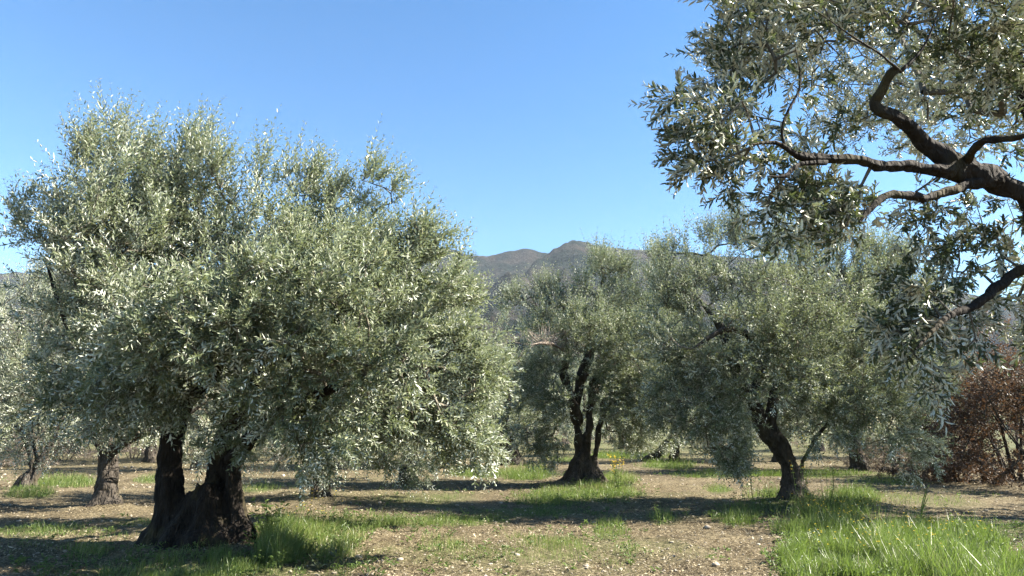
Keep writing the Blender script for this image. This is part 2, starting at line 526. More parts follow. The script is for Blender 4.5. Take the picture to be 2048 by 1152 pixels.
def make_tree(name, label, category, base, limbs, blobs, seed, n_attr, per, shoot_L, pairs, leafL, leafW,
              leaf_mat=M_OLIVE, bark=M_BARK, twig=M_TWIG, group=None, fine=False, seg=22, up=0.5, wind=(0.25, 0, 0.1),
              power=0.5, extra=None, tip_r=0.004, step_ring=0.05, along=0.35, flute=0.22, voxel=0.028, ridge=1.0, knob=0.14, crook=1.0, zmin=0.0, **fk):
    rng = np.random.default_rng(seed)
    t = thing(name, label, category, tuple(base), group)
    sm, first_branch = [], True
    trunk_parts = []
    for q, (nm, P, r, start) in enumerate(limbs):
        Ps, rs = spline(P, r, step_ring)
        jf = 2 + 1.6 * (crook - 1)
        jit = fbm(Ps[:, 0] * jf + seed, Ps[:, 1] * jf, Ps[:, 2] * jf, 2, seed + q)
        jiz = fbm(Ps[:, 0] * jf, Ps[:, 1] * jf + seed, Ps[:, 2] * jf, 2, seed + q + 40) * (crook - 1)
        Ps = Ps + np.stack([jit, jit * -0.6, jiz], 1) * np.minimum(rs, 0.12)[:, None] * 0.5 * crook
        v, f = tube(Ps, rs, seg if nm == 'trunk' else max(8, seg * 2 // 3), seed + q * 3, flute, knob)
        if nm == 'trunk': trunk_parts.append((v, f))
        else: child('branch', t, v, f, bark, smooth=True)
        sm.append((Ps, rs, int(len(Ps) * start)))
    if trunk_parts:
        v, f = join(trunk_parts)
        v, f = blend(v, f, voxel, seed, ridge)
        child('trunk', t, v, f, bark, smooth=True)
    att = blob_points(blobs, n_attr, rng, power)
    att = att[att[:, 2] > zmin]
    X, Dr, idx, PA, ra, rad, tips, n0 = grow(sm, att, rng, tip_r=tip_r)
    v1, f1 = sticks(X[PA[idx]], X[idx], ra, rad[idx], 5)
    centre = np.average(np.array(blobs)[:, :3], axis=0, weights=np.array(blobs)[:, 3] ** 2)
    centre = centre - np.array([0, 0, 0.5])
    zr = (att[:, 2].min(), att[:, 2].max())
    thin = idx[(rad[idx] < tip_r * 2.6)]
    extra_nodes = rng.choice(thin, int(len(tips) * along), replace=False) if along > 0 and len(thin) > len(tips) * along else thin
    nodes = np.concatenate([tips, extra_nodes])
    (v, F, rnd), (sv, sf) = foliage(X, Dr, nodes, centre, zr, rng, per, shoot_L, pairs, leafL, leafW, up, wind, fine, **fk)
    tv, tf = join([(v1, f1), (sv, sf)])
    child('twigs', t, tv, tf, twig, kind='stuff')
    return t, (v, F, rnd), leaf_mat

def finish_crown(t, fol, mat, name='foliage'):
    v, F, rnd = fol
    return child(name, t, v, F, mat, {'rnd': rnd}, kind='stuff')

def limb(nm, pts, start=0.5):
    P, r = px_limb(pts)
    if nm == 'branch': r[-1] *= 0.4
    return (nm, P, r, start)

# ------------------------------------------------------------------ ground
BASES = []   # (x, y, radius, height) root mounds
def mound(px, py, rad, h):
    x, y = on_ground(px, py)
    BASES.append((float(x), float(y), rad, h))
    return float(x), float(y)

b_left = mound(410, 1105, 1.1, 0.10)
b_small = mound(212, 1018, 0.9, 0.08)
b_farleft = mound(50, 988, 0.9, 0.06)
b_dark = mound(640, 1003, 0.9, 0.06)
b_back = mound(1022, 938, 1.3, 0.10)
b_centre = mound(1168, 974, 1.5, 0.14)
b_lean = mound(1300, 928, 1.2, 0.10)
b_right = mound(1585, 1016, 1.3, 0.14)

def ground_h(x, y):
    x = np.asarray(x, float); y = np.asarray(y, float)
    r = np.hypot(x, y)
    h = 0.05 * fbm(x * 0.25, y * 0.25, None, 3, 11)
    fade = np.clip(1 - r / 45, 0, 1)
    h = h + 0.050 * fade * fbm(x * 1.9, y * 1.9, None, 3, 21) + 0.040 * fade * fbm(x * 9, y * 9, None, 3, 31)
    for bx, by, br, bh in BASES:
        h = h + bh * np.exp(-((x - bx) ** 2 + (y - by) ** 2) / (2 * (br * 0.6) ** 2))
    return h - 0.004 * np.maximum(r - 60, 0)

# grass patches in photograph pixels: x, y, rx, ry, blades, height m, width mm, tone
PATCH = [
    (1830, 1120, 230, 62, 30000, 0.30, 7, 0.45), (1640, 1060, 95, 55, 9000, 0.26, 6, 0.45), (1985, 1165, 150, 60, 12000, 0.34, 8, 0.50),
    (1620, 1140, 80, 40, 5000, 0.22, 6, 0.45), (1700, 1010, 60, 32, 4000, 0.26, 6, 0.45), (1550, 1005, 70, 32, 2500, 0.26, 6, 0.35),
    (620, 1078, 105, 42, 10000, 0.24, 6, 0.55), (700, 1050, 80, 18, 3000, 0.18, 5, 0.5), (560, 1110, 55, 28, 3500, 0.30, 6, 0.45),
    (780, 1045, 50, 10, 1000, 0.18, 5, 0.5),
    (380, 1148, 330, 38, 14000, 0.13, 6, 0.35), (80, 1062, 120, 18, 2000, 0.10, 6, 0.4), (300, 1045, 120, 12, 1200, 0.12, 6, 0.4),
    (1180, 990, 120, 17, 6500, 0.20, 7, 0.5), (1235, 965, 40, 14, 1500, 0.28, 7, 0.65), (1100, 1000, 90, 14, 2500, 0.14, 6, 0.45),
    (1055, 948, 60, 13, 3500, 0.26, 9, 0.5), (960, 948, 60, 10, 3000, 0.22, 9, 0.5),
    (1270, 912, 90, 8, 3500, 0.28, 14, 0.5), (1340, 930, 60, 9, 2000, 0.25, 11, 0.5), (1200, 912, 40, 6, 1000, 0.22, 12, 0.5), (1130, 920, 40, 5, 700, 0.2, 12, 0.5),
    (1450, 948, 130, 9, 3500, 0.16, 9, 0.45), (1620, 948, 130, 9, 2500, 0.18, 9, 0.45),
    (1215, 1060, 45, 20, 1300, 0.14, 5, 0.55), (1250, 1105, 40, 20, 500, 0.13, 5, 0.55), (880, 1090, 60, 22, 1200, 0.12, 5, 0.6),
    (920, 1042, 110, 12, 2200, 0.12, 5, 0.45), (1060, 1025, 130, 12, 2000, 0.10, 5, 0.45), (840, 1000, 120, 18, 1200, 0.10, 5, 0.4),
    (1440, 980, 30, 8, 500, 0.14, 6, 0.5), (1330, 1040, 40, 12, 500, 0.18, 5, 0.45), (1480, 1035, 60, 20, 1800, 0.16, 5, 0.4),
    (120, 965, 95, 12, 3500, 0.22, 8, 0.5), (60, 990, 60, 8, 1200, 0.18, 8, 0.5), (300, 960, 40, 8, 700, 0.2, 8, 0.5),
    (420, 985, 30, 8, 500, 0.2, 7, 0.5), (520, 975, 60, 10, 800, 0.14, 7, 0.5), (1850, 1000, 150, 28, 1500, 0.10, 6, 0.35),
    (1800, 965, 80, 8, 700, 0.12, 8, 0.4), (1960, 1060, 120, 20, 1800, 0.14, 6, 0.4), (1760, 960, 80, 14, 1200, 0.2, 7, 0.45),
    (1000, 1110, 420, 50, 9000, 0.07, 4, 0.68), (1080, 1085, 120, 25, 1500, 0.12, 5, 0.6), (1300, 1010, 300, 40, 1800, 0.07, 5, 0.6), (700, 970, 400, 40, 2200, 0.08, 6, 0.5),
    (200, 1090, 250, 40, 2500, 0.09, 5, 0.45), (1000, 905, 900, 16, 3500, 0.16, 16, 0.5),
    (180, 1110, 60, 15, 600, 0.16, 5, 0.5),
]

def build_ground():
    a1 = np.linspace(R(-46), R(46), 350)
    a2 = np.linspace(R(46), R(314), 70)[1:-1]
    ang = np.concatenate([a1, a2])
    rr = np.concatenate([[0.0], np.linspace(0.5, 6.5, 14)[:-1], 6.5 * 1.0076 ** np.arange(0, 360)])
    rr = rr[rr < 85]
    rr = np.concatenate([rr, np.geomspace(90, 2700, 30)])
    A, Rr = np.meshgrid(ang, rr)
    x = Rr * np.sin(A); y = Rr * np.cos(A)
    z = ground_h(x, y)
    n, m = A.shape
    i = np.arange(n - 1)[:, None] * m; j = np.arange(m)[None, :]; k = (j + 1) % m
    F = np.stack([i + j, i + k, i + m + k, i + m + j], -1).reshape(-1, 4)[:, ::-1]
    px, py = project(x, y, z)
    g = np.zeros_like(x)
    for cx, cy_, rx, ry, nb, hh, w, tone in PATCH:
        d = ((px - cx) / (rx * 1.05)) ** 2 + ((py - cy_) / (ry * 1.1)) ** 2
        dens = min(1.0, nb / (rx * ry) * 0.9)
        g = np.maximum(g, np.clip(1.0 - d + .5 * fbm(x * 1.1, y * 1.1, None, 3, 13), 0, 1) * dens * .85)
    g[y < 1] = 0
    g = np.clip(g + 0.25 * fbm(x * 0.8, y * 0.8, None, 3, 5) * (g > 0.02), 0, 1)
    me = mesh_np('ground', np.stack([x, y, z], -1).reshape(-1, 3), F, {'green': g.ravel()}, smooth=True)
    m_, nt, out = new_mat('stony_soil')
    tc = N(nt, 'ShaderNodeTexCoord')
    def noise(s, d=6.0, ro=0.6):
        q = N(nt, 'ShaderNodeTexNoise', Scale=s, Detail=d, Roughness=ro)
        nt.links.new(tc.outputs['Object'], q.inputs['Vector']); return q.outputs['Fac']
    base = ramp(nt, [(0.35, (0.022, 0.017, 0.010)), (0.47, (0.105, 0.084, 0.049)), (0.58, (0.205, 0.170, 0.104)), (0.74, (0.35, 0.305, 0.205))])
    nt.links.new(noise(22, 8, 0.75), base.inputs[0])
    patch = ramp(nt, [(0.35, (0.62, 0.60, 0.58)), (0.65, (1.0, 1.0, 1.0))])
    nt.links.new(noise(0.9, 4), patch.inputs[0])
    c = mixc(nt, 1.0, base.outputs[0], patch.outputs[0], 'MULTIPLY')
    vor = N(nt, 'ShaderNodeTexVoronoi', Scale=26.0)
    nt.links.new(tc.outputs['Object'], vor.inputs['Vector'])
    vr = ramp(nt, [(0.16, (1, 1, 1)), (0.26, (0, 0, 0))])
    nt.links.new(vor.outputs['Distance'], vr.inputs[0])
    vm = ramp(nt, [(0.62, (0, 0, 0)), (0.66, (1, 1, 1))])
    nt.links.new(vor.outputs['Color'], vm.inputs[0])
    mm = N(nt, 'ShaderNodeMath', operation='MULTIPLY')
    nt.links.new(vr.outputs[0], mm.inputs[0]); nt.links.new(vm.outputs[0], mm.inputs[1])
    c = mixc(nt, mm.outputs[0], c, (0.32, 0.28, 0.21))
    ga = N(nt, 'ShaderNodeAttribute', attribute_name='green')
    gn = ramp(nt, [(0.35, (0.035, 0.05, 0.016)), (0.65, (0.10, 0.13, 0.04))])
    nt.links.new(noise(12), gn.inputs[0])
    c = mixc(nt, ga.outputs['Fac'], c, gn.outputs[0])
    sx = N(nt, 'ShaderNodeVectorMath', operation='LENGTH'); nt.links.new(tc.outputs['Object'], sx.inputs[0])
    fr = N(nt, 'ShaderNodeMapRange'); fr.inputs[1].default_value = 26; fr.inputs[2].default_value = 58
    nt.links.new(sx.outputs['Value'], fr.inputs[0])
    fg = ramp(nt, [(0.35, (0.05, 0.06, 0.025)), (0.6, (0.11, 0.11, 0.05)), (0.8, (0.18, 0.15, 0.09))]); nt.links.new(noise(0.25, 6), fg.inputs[0])
    c = mixc(nt, fr.outputs[0], c, fg.outputs[0])
    p = N(nt, 'ShaderNodeBsdfPrincipled'); p.inputs['Roughness'].default_value = 0.95
    p.inputs['Specular IOR Level'].default_value = 0.15
    nt.links.new(c, p.inputs['Base Color'])
    b = N(nt, 'ShaderNodeBump'); b.inputs['Strength'].default_value = 1.0; b.inputs['Distance'].default_value = 0.035
    nt.links.new(noise(30, 8, 0.7), b.inputs['Height']); nt.links.new(b.outputs[0], p.inputs['Normal'])
    nt.links.new(p.outputs[0], out.inputs[0])
    link('ground', me, m_, kind='structure')
build_ground()

# ------------------------------------------------------------------ hills
RIDGE = np.array([(-900, 600), (-500, 570), (-200, 548), (0, 541), (60, 541), (120, 534), (180, 536), (300, 545), (420, 530), (560, 512), (700, 500), (820, 490), (880, 486), (900, 489),
                  (940, 503), (975, 505), (1010, 494), (1040, 491), (1060, 492), (1085, 501), (1100, 502), (1112, 493), (1128, 485), (1150, 482),
                  (1175, 484), (1190, 490), (1250, 492), (1320, 494), (1420, 505), (1560, 520), (1700, 536), (1800, 545), (1900, 575), (2048, 600), (2300, 620), (2900, 640)], float)
def build_hills():
    na, nr = 620, 130
    px = np.linspace(-900, 2900, na)
    ry = np.interp(px, RIDGE[:, 0], RIDGE[:, 1])
    u = (px - 1024) / FPX
    v = (576 - ry) / FPX
    R0 = 2250.0                                   # ridge distance (along +Y)
    zr = EYE + (sp + v * cp) / (cp - v * sp) * R0
    tanx = u / (cp - v * sp)                       # x / y
    Y = np.linspace(380, 2650, nr)
    TX, YY = np.meshgrid(tanx, Y); ZR, _ = np.meshgrid(zr, Y)
    PX, _ = np.meshgrid(px, Y)
    t = np.clip((YY - 420) / (R0 - 420), 0, 1)
    prof = 0.16 * t + 0.84 * t ** 2.1
    prof = np.where(YY > R0, 1 - ((YY - R0) / 700.0) ** 1.3, prof)
    X = TX * YY
    rid = 1 - np.abs(fbm(X / 420.0, YY / 520.0, None, 4, 41))
    H = ZR * prof - 14
    env = np.sin(np.pi * np.clip(t, 0, 1)) * (YY < R0)
    # rocky spur that comes down from the summit towards the left
    s0 = np.array([(1160 - 1024) / FPX / 0.97 * 2230, 2230.0]); s1 = np.array([(960 - 1024) / FPX / 0.99 * 1350, 1350.0])
    ax = s1 - s0; Ls = np.linalg.norm(ax); ax = ax / Ls; nx = np.array([ax[1], -ax[0]])
    rid = 1 - np.abs(fbm(X / 380.0, YY / 460.0, None, 4, 41))
    al = (X - s0[0]) * ax[0] + (YY - s0[1]) * ax[1]
    ac = (X - s0[0]) * nx[0] + (YY - s0[1]) * nx[1]     # positive = left side seen from here
    ac = ac + 18 * fbm(al / 90, ac / 400, None, 3, 7)
    sgn = np.where(ac > 0, ac / 48.0, -ac / 240.0)
    sh = np.exp(-np.abs(sgn) ** 1.3)
    fa = np.clip(1 - al / Ls, 0, 1) * np.clip((al + 120) / 160, 0, 1)
    lim = (ZR - EYE) * YY / R0 + EYE
    room = np.clip(lim - H, 0, 170) * (YY < R0)
    rel = 0.55 * np.clip(2.4 * (rid - 0.62), -0.2, 1) + 0.30 * fbm(X / 130.0, YY / 150.0, None, 4, 77)
    front = sh * np.clip(fa * 1.7, 0, 1)
    H = H + room * np.clip(rel * (1 - front) + 0.92 * front, -0.3, 0.95)
    H = H + np.clip(room / 60, 0, 1) * (13 * fbm(X / 38.0, YY / 38.0, None, 3, 99) + 7 * fbm(X / 12.0, YY / 12.0, None, 2, 98))
    me_v = np.stack([X, YY, H], -1).reshape(-1, 3)
    i = np.arange(nr - 1)[:, None] * na; j = np.arange(na - 1)[None, :]
    F = np.stack([i + j, i + j + 1, i + na + j + 1, i + na + j], -1).reshape(-1, 4)
    rock = np.clip(1.25 - np.abs(ac - 20) / 30, 0, 1) * (fa > 0.62) * (YY > 1900) * np.clip(fbm(X / 30, YY / 40, None, 3, 3) + 0.55, 0, 1)
    me = mesh_np('hills', me_v, F, {'rock': rock.ravel()}, smooth=True)
    m_, nt, out = new_mat('wooded_hillside')
    tc = N(nt, 'ShaderNodeTexCoord')
    def noise(s, d=6.0, ro=0.6):
        q = N(nt, 'ShaderNodeTexNoise', Scale=s, Detail=d, Roughness=ro)
        nt.links.new(tc.outputs['Object'], q.inputs['Vector']); return q.outputs['Fac']
    big = ramp(nt, [(0.40, (0.010, 0.016, 0.012)), (0.48, (0.018, 0.023, 0.018)), (0.56, (0.038, 0.033, 0.028)), (0.70, (0.060, 0.050, 0.042))])
    nt.links.new(noise(0.006, 8, 0.7), big.inputs[0])
    fine = ramp(nt, [(0.38, (0.35, 0.38, 0.36)), (0.62, (1.4, 1.35, 1.3))])
    nt.links.new(noise(0.07, 6, 0.75), fine.inputs[0])
    c = mixc(nt, 1.0, big.outputs[0], fine.outputs[0], 'MULTIPLY')
    ra = N(nt, 'ShaderNodeAttribute', attribute_name='rock')
    c = mixc(nt, ra.outputs['Fac'], c, (0.16, 0.15, 0.13))
    p = N(nt, 'ShaderNodeBsdfPrincipled'); p.inputs['Roughness'].default_value = 1.0
    p.inputs['Specular IOR Level'].default_value = 0.0
    nt.links.new(c, p.inputs['Base Color'])
    b = N(nt, 'ShaderNodeBump'); b.inputs['Strength'].default_value = 1.0; b.inputs['Distance'].default_value = 16.0
    nt.links.new(noise(0.09, 6, 0.7), b.inputs['Height']); nt.links.new(b.outputs[0], p.inputs['Normal'])
    nt.links.new(p.outputs[0], out.inputs[0])
    link('hills', me, m_, kind='structure')
build_hills()

# haze
def build_haze():
    x0, x1, y0, y1, z0, z1 = -5200, 5200, -2750, 2750, -16, 780
    v = [(x, y, z) for z in (z0, z1) for y in (y0, y1) for x in (x0, x1)]
    f = [(0, 2, 3, 1), (4, 5, 7, 6), (0, 1, 5, 4), (2, 6, 7, 3), (0, 4, 6, 2), (1, 3, 7, 5)]
    m_, nt, out = new_mat('thin_air')
    pv = N(nt, 'ShaderNodeVolumePrincipled')
    pv.inputs['Color'].default_value = (0.72, 0.84, 1.0, 1)
    pv.inputs['Density'].default_value = 0.00005
    nt.links.new(pv.outputs[0], out.inputs['Volume'])
    link('haze', mesh_np('haze', v, f), m_, kind='stuff')
HAZE = True
if HAZE: build_haze()

# ------------------------------------------------------------------ olive trees
GROUP = 'olive trees of the grove'
def z0(p): return float(ground_h(p[0], p[1]))

def flare(base, px, py, Y, rad_px, roots, seed):
    """root buttresses running out from the foot of a trunk"""
    rng = np.random.default_rng(seed)
    out = []
    c = at(px, py, Y); k = Y / FPX
    for q in range(roots):
        a = 2 * np.pi * (q + rng.uniform(-0.25, 0.25)) / roots
        d = np.array([math.cos(a), math.sin(a), 0])
        L = rad_px * k * rng.uniform(0.75, 1.2)
        p0 = c + np.array([0, 0, 0.85 * L + 0.1]) + d * 0.10 * L
        p1 = c + d * 0.50 * L + np.array([0, 0, 0.26 * L])
        p2 = c + d * 1.10 * L + np.array([0, 0, -0.12])
        r0 = rad_px * k * 0.24
        out.append(('trunk', [p0, p1, p2], [r0 * 0.7, r0 * 0.9, r0 * 0.45], 1.1))
    return out

# 1. the big tree on the left
def tree_left():
    Y = 9.5
    limbs = [
        limb('trunk', [(330, 1125, Y, 62), (335, 1065, Y, 40), (342, 1000, Y, 25), (343, 930, Y, 23), (347, 870, Y, 21), (350, 825, Y, 18)], 0.95),
        limb('trunk', [(430, 1125, Y + .2, 66), (425, 1070, Y + .2, 50), (430, 1010, Y + .2, 34), (440, 950, Y + .2, 26), (448, 890, Y + .2, 22), (460, 840, Y + .1, 19)], 0.95),
        limb('trunk', [(482, 1120, Y - .1, 34), (474, 1050, Y, 22), (468, 980, Y, 15), (466, 920, Y, 14)], 0.95),
        limb('trunk', [(385, 1125, Y - .25, 45), (382, 1085, Y - .2, 38), (392, 1040, Y - .1, 30), (404, 1000, Y, 16)], 1.1),
        limb('branch', [(350, 830, Y, 18), (330, 760, Y + .3, 14), (300, 690, Y + .5, 11), (265, 600, Y + .7, 8), (230, 500, Y + .8, 5)], 0.3),
        limb('branch', [(350, 830, Y, 17), (385, 790, Y - .4, 14), (435, 740, Y - .9, 12), (400, 660, Y - 1.3, 9), (390, 560, Y - 1.2, 6)], 0.3),
        limb('branch', [(347, 850, Y, 14), (280, 800, Y - .5, 11), (210, 740, Y - .8, 8), (140, 660, Y - .6, 6), (90, 520, Y - .2, 4)], 0.3),
        limb('branch', [(462, 845, Y + .1, 24), (500, 775, Y, 19), (555, 720, Y - .1, 15), (640, 650, Y - .2, 11), (700, 540, Y, 7)], 0.3),
        limb('branch', [(462, 845, Y + .1, 22), (480, 740, Y + .5, 16), (500, 640, Y + .8, 11), (520, 520, Y + .9, 7)], 0.3),
        limb('branch', [(468, 920, Y, 17), (520, 850, Y - .6, 13), (610, 800, Y - 1.2, 10), (720, 760, Y - 1.5, 8), (850, 730, Y - 1.4, 5)], 0.3),
        limb('branch', [(500, 775, Y, 14), (600, 760, Y + .8, 11), (740, 720, Y + 1.2, 8), (860, 690, Y + 1.0, 5)], 0.3),
    ] + flare(None, 400, 1108, Y, 112, 9, 3)
    blobs = pix_blobs([
        (260, 470, 9.4, 120, 110, 1.3), (390, 480, 9.6, 120, 110, 1.5), (540, 545, 9.4, 130, 115, 1.6), (700, 550, 9.3, 130, 110, 1.5), (810, 620, 9.0, 100, 110, 1.4),
        (870, 720, 8.6, 95, 110, 1.3), (915, 820, 8.5, 60, 80, 0.8), (700, 700, 7.7, 190, 130, 1.3), (480, 640, 7.5, 190, 125, 1.2), (330, 690, 7.3, 120, 80, .9), (560, 580, 8.3, 150, 80, 1.2), (620, 790, 7.7, 130, 55, .9), (300, 600, 9.2, 170, 130, 1.8),
        (150, 560, 9.4, 110, 90, 1.2), (110, 450, 9.4, 70, 30, 0.5), (60, 430, 9.4, 35, 20, 0.3), (228, 278, 9.6, 20, 42, 0.4), (215, 340, 9.6, 45, 45, 0.6), (168, 330, 9.4, 24, 45, 0.4), (280, 330, 9.4, 14, 50, 0.3), (345, 320, 9.4, 14, 45, 0.3), (390, 315, 9.6, 20, 55, 0.5), (310, 345, 9.5, 30, 45, .5), (425, 345, 9.2, 12, 45, 0.3), (320, 390, 9.2, 60, 35, .5), (460, 400, 9.5, 22, 45, .4),
        (745, 370, 9.2, 14, 60, 0.3), (785, 410, 9.2, 14, 45, 0.3), (715, 420, 9.2, 18, 45, 0.3), (620, 395, 9.3, 24, 50, 0.4), (665, 400, 9.3, 16, 50, 0.4), (575, 420, 9.3, 16, 45, .3), (512, 385, 9.4, 14, 45, 0.3), (870, 475, 9.0, 18, 40, 0.4), (830, 480, 9.0, 20, 45, 0.4), (905, 560, 8.8, 18, 35, 0.4), (925, 630, 8.8, 20, 30, .4),
        (790, 850, 8.6, 120, 50, 1.1), (640, 840, 8.4, 120, 50, 1.3), (950, 720, 8.7, 55, 60, .6), (200, 760, 8.8, 140, 70, 1.0),
        (500, 455, 9.5, 60, 35, .6), (600, 470, 9.4, 50, 35, .6), (470, 800, 8.6, 60, 30, .5), (350, 805, 8.4, 100, 42, .6), (450, 840, 8.5, 60, 32, .5), (510, 395, 9.4, 40, 40, .6), (560, 425, 9.4, 45, 40, .6), (470, 420, 9.3, 30, 35, .5), (450, 600, 11.6, 130, 90, 1.1), (650, 640, 11.6, 130, 90, 1.1), (850, 680, 11.2, 100, 80, 1.1), (890, 830, 11.4, 80, 60, 1.1), (760, 830, 12, 110, 60, 1.1), (800, 885, 8.7, 100, 40, .8), (630, 870, 9.0, 110, 35, 1.0), (330, 700, 8.0, 150, 90, 1.0), (230, 500, 8.8, 120, 110, 1.2), (950, 880, 8.6, 40, 55, .6), (640, 620, 8.6, 180, 90, 1.5),
    ])
    base = (b_left[0], b_left[1], z0(b_left))
    t, fol, mt = make_tree('olive_tree', 'largest silvery olive tree at the left with two thick dark trunks rising from one base', 'olive tree', base,
                           limbs, blobs, 101, 2150, 5, 0.41, 9, 0.091, 0.029, group=GROUP, seg=30, wind=(0.32, 0, 0.15), power=0.55, along=0.25, random=.65, spread=.9, bark=M_BARK_SHADED, zmin=1.15)
    finish_crown(t, fol, mt)
tree_left()

# 2. right tree
def tree_right():
    Y = 14.0
    limbs = [
        limb('trunk', [(1585, 1035, Y, 30), (1582, 1000, Y, 21), (1580, 960, Y, 16), (1572, 920, Y, 18), (1552, 885, Y, 18), (1528, 855, Y, 14), (1508, 820, Y, 12), (1492, 785, Y, 10)], 0.9),
        limb('trunk', [(1612, 1030, Y, 16), (1604, 990, Y, 6), (1602, 950, Y, 4.5), (1604, 922, Y, 3.5)], 1.1),
        limb('branch', [(1545, 880, Y, 16), (1540, 840, Y, 12), (1548, 790, Y, 10), (1590, 700, Y, 8), (1640, 600, Y, 5)], 0.35),
        limb('branch', [(1604, 925, Y, 3.6), (1630, 880, Y - .1, 3.4), (1660, 840, Y - .2, 3), (1710, 780, Y - .4, 2.4), (1760, 700, Y - .5, 4)], 0.4),
        limb('branch', [(1495, 790, Y, 12), (1470, 740, Y - .2, 10), (1450, 670, Y - .3, 9), (1400, 600, Y - .3, 6)], 0.3),
        limb('branch', [(1492, 795, Y, 8), (1450, 790, Y - .5, 5), (1405, 803, Y - .7, 3)], 0.5),
        limb('branch', [(1500, 800, Y, 10), (1530, 700, Y + .7, 8), (1540, 600, Y + .8, 5)], 0.3),
        limb('branch', [(1470, 740, Y, 8), (1500, 680, Y - .8, 7), (1450, 660, Y - 1.3, 6), (1380, 700, Y - 1.5, 4)], 0.3),
    ] + flare(None, 1590, 1018, Y, 50, 7, 8)
    blobs = pix_blobs([
        (1440, 560, 14, 110, 90, 1.5), (1560, 570, 14, 120, 80, 1.6), (1690, 570, 14.2, 110, 90, 1.6), (1350, 560, 14, 50, 50, .8), (1830, 620, 14.2, 55, 50, .9), (1400, 680, 13.4, 120, 110, 1.6), (1530, 680, 12.8, 130, 120, 1.3),
        (1660, 700, 13, 140, 120, 1.4), (1780, 740, 13.5, 110, 120, 1.5), (1820, 830, 13.4, 75, 60, 1.2), (1450, 830, 13, 75, 80, 1.0), (1470, 900, 13, 40, 30, .5), (1350, 780, 13.6, 80, 80, 1.0),
        (1700, 840, 12.9, 120, 55, 1.1), (1430, 480, 14, 14, 45, .3), (1470, 475, 14, 14, 40, .3), (1500, 490, 14, 14, 40, .3), (1690, 480, 14.2, 16, 45, .3), (1375, 500, 14, 14, 40, .3), (1345, 490, 14, 12, 35, .3), (1550, 500, 14, 16, 40, .3), (1610, 500, 14, 16, 40, .3), (1740, 500, 14, 14, 40, .3), (1800, 540, 14, 14, 40, .3), (1790, 640, 14, 90, 80, 1.3), (1600, 800, 14.8, 150, 80, 1.0),
        (1760, 560, 14.2, 60, 60, 0.8)])
    base = (b_right[0], b_right[1], z0(b_right))
    t, fol, mt = make_tree('olive_tree', 'olive tree at the right whose bent trunk leans left above bright green grass', 'olive tree', base,
                           limbs, blobs, 202, 1750, 6, 0.40, 7, 0.083, 0.026, group=GROUP, seg=24, wind=(0.1, 0, 0.15), along=0.2, spread=.9)
    finish_crown(t, fol, mt)
tree_right()

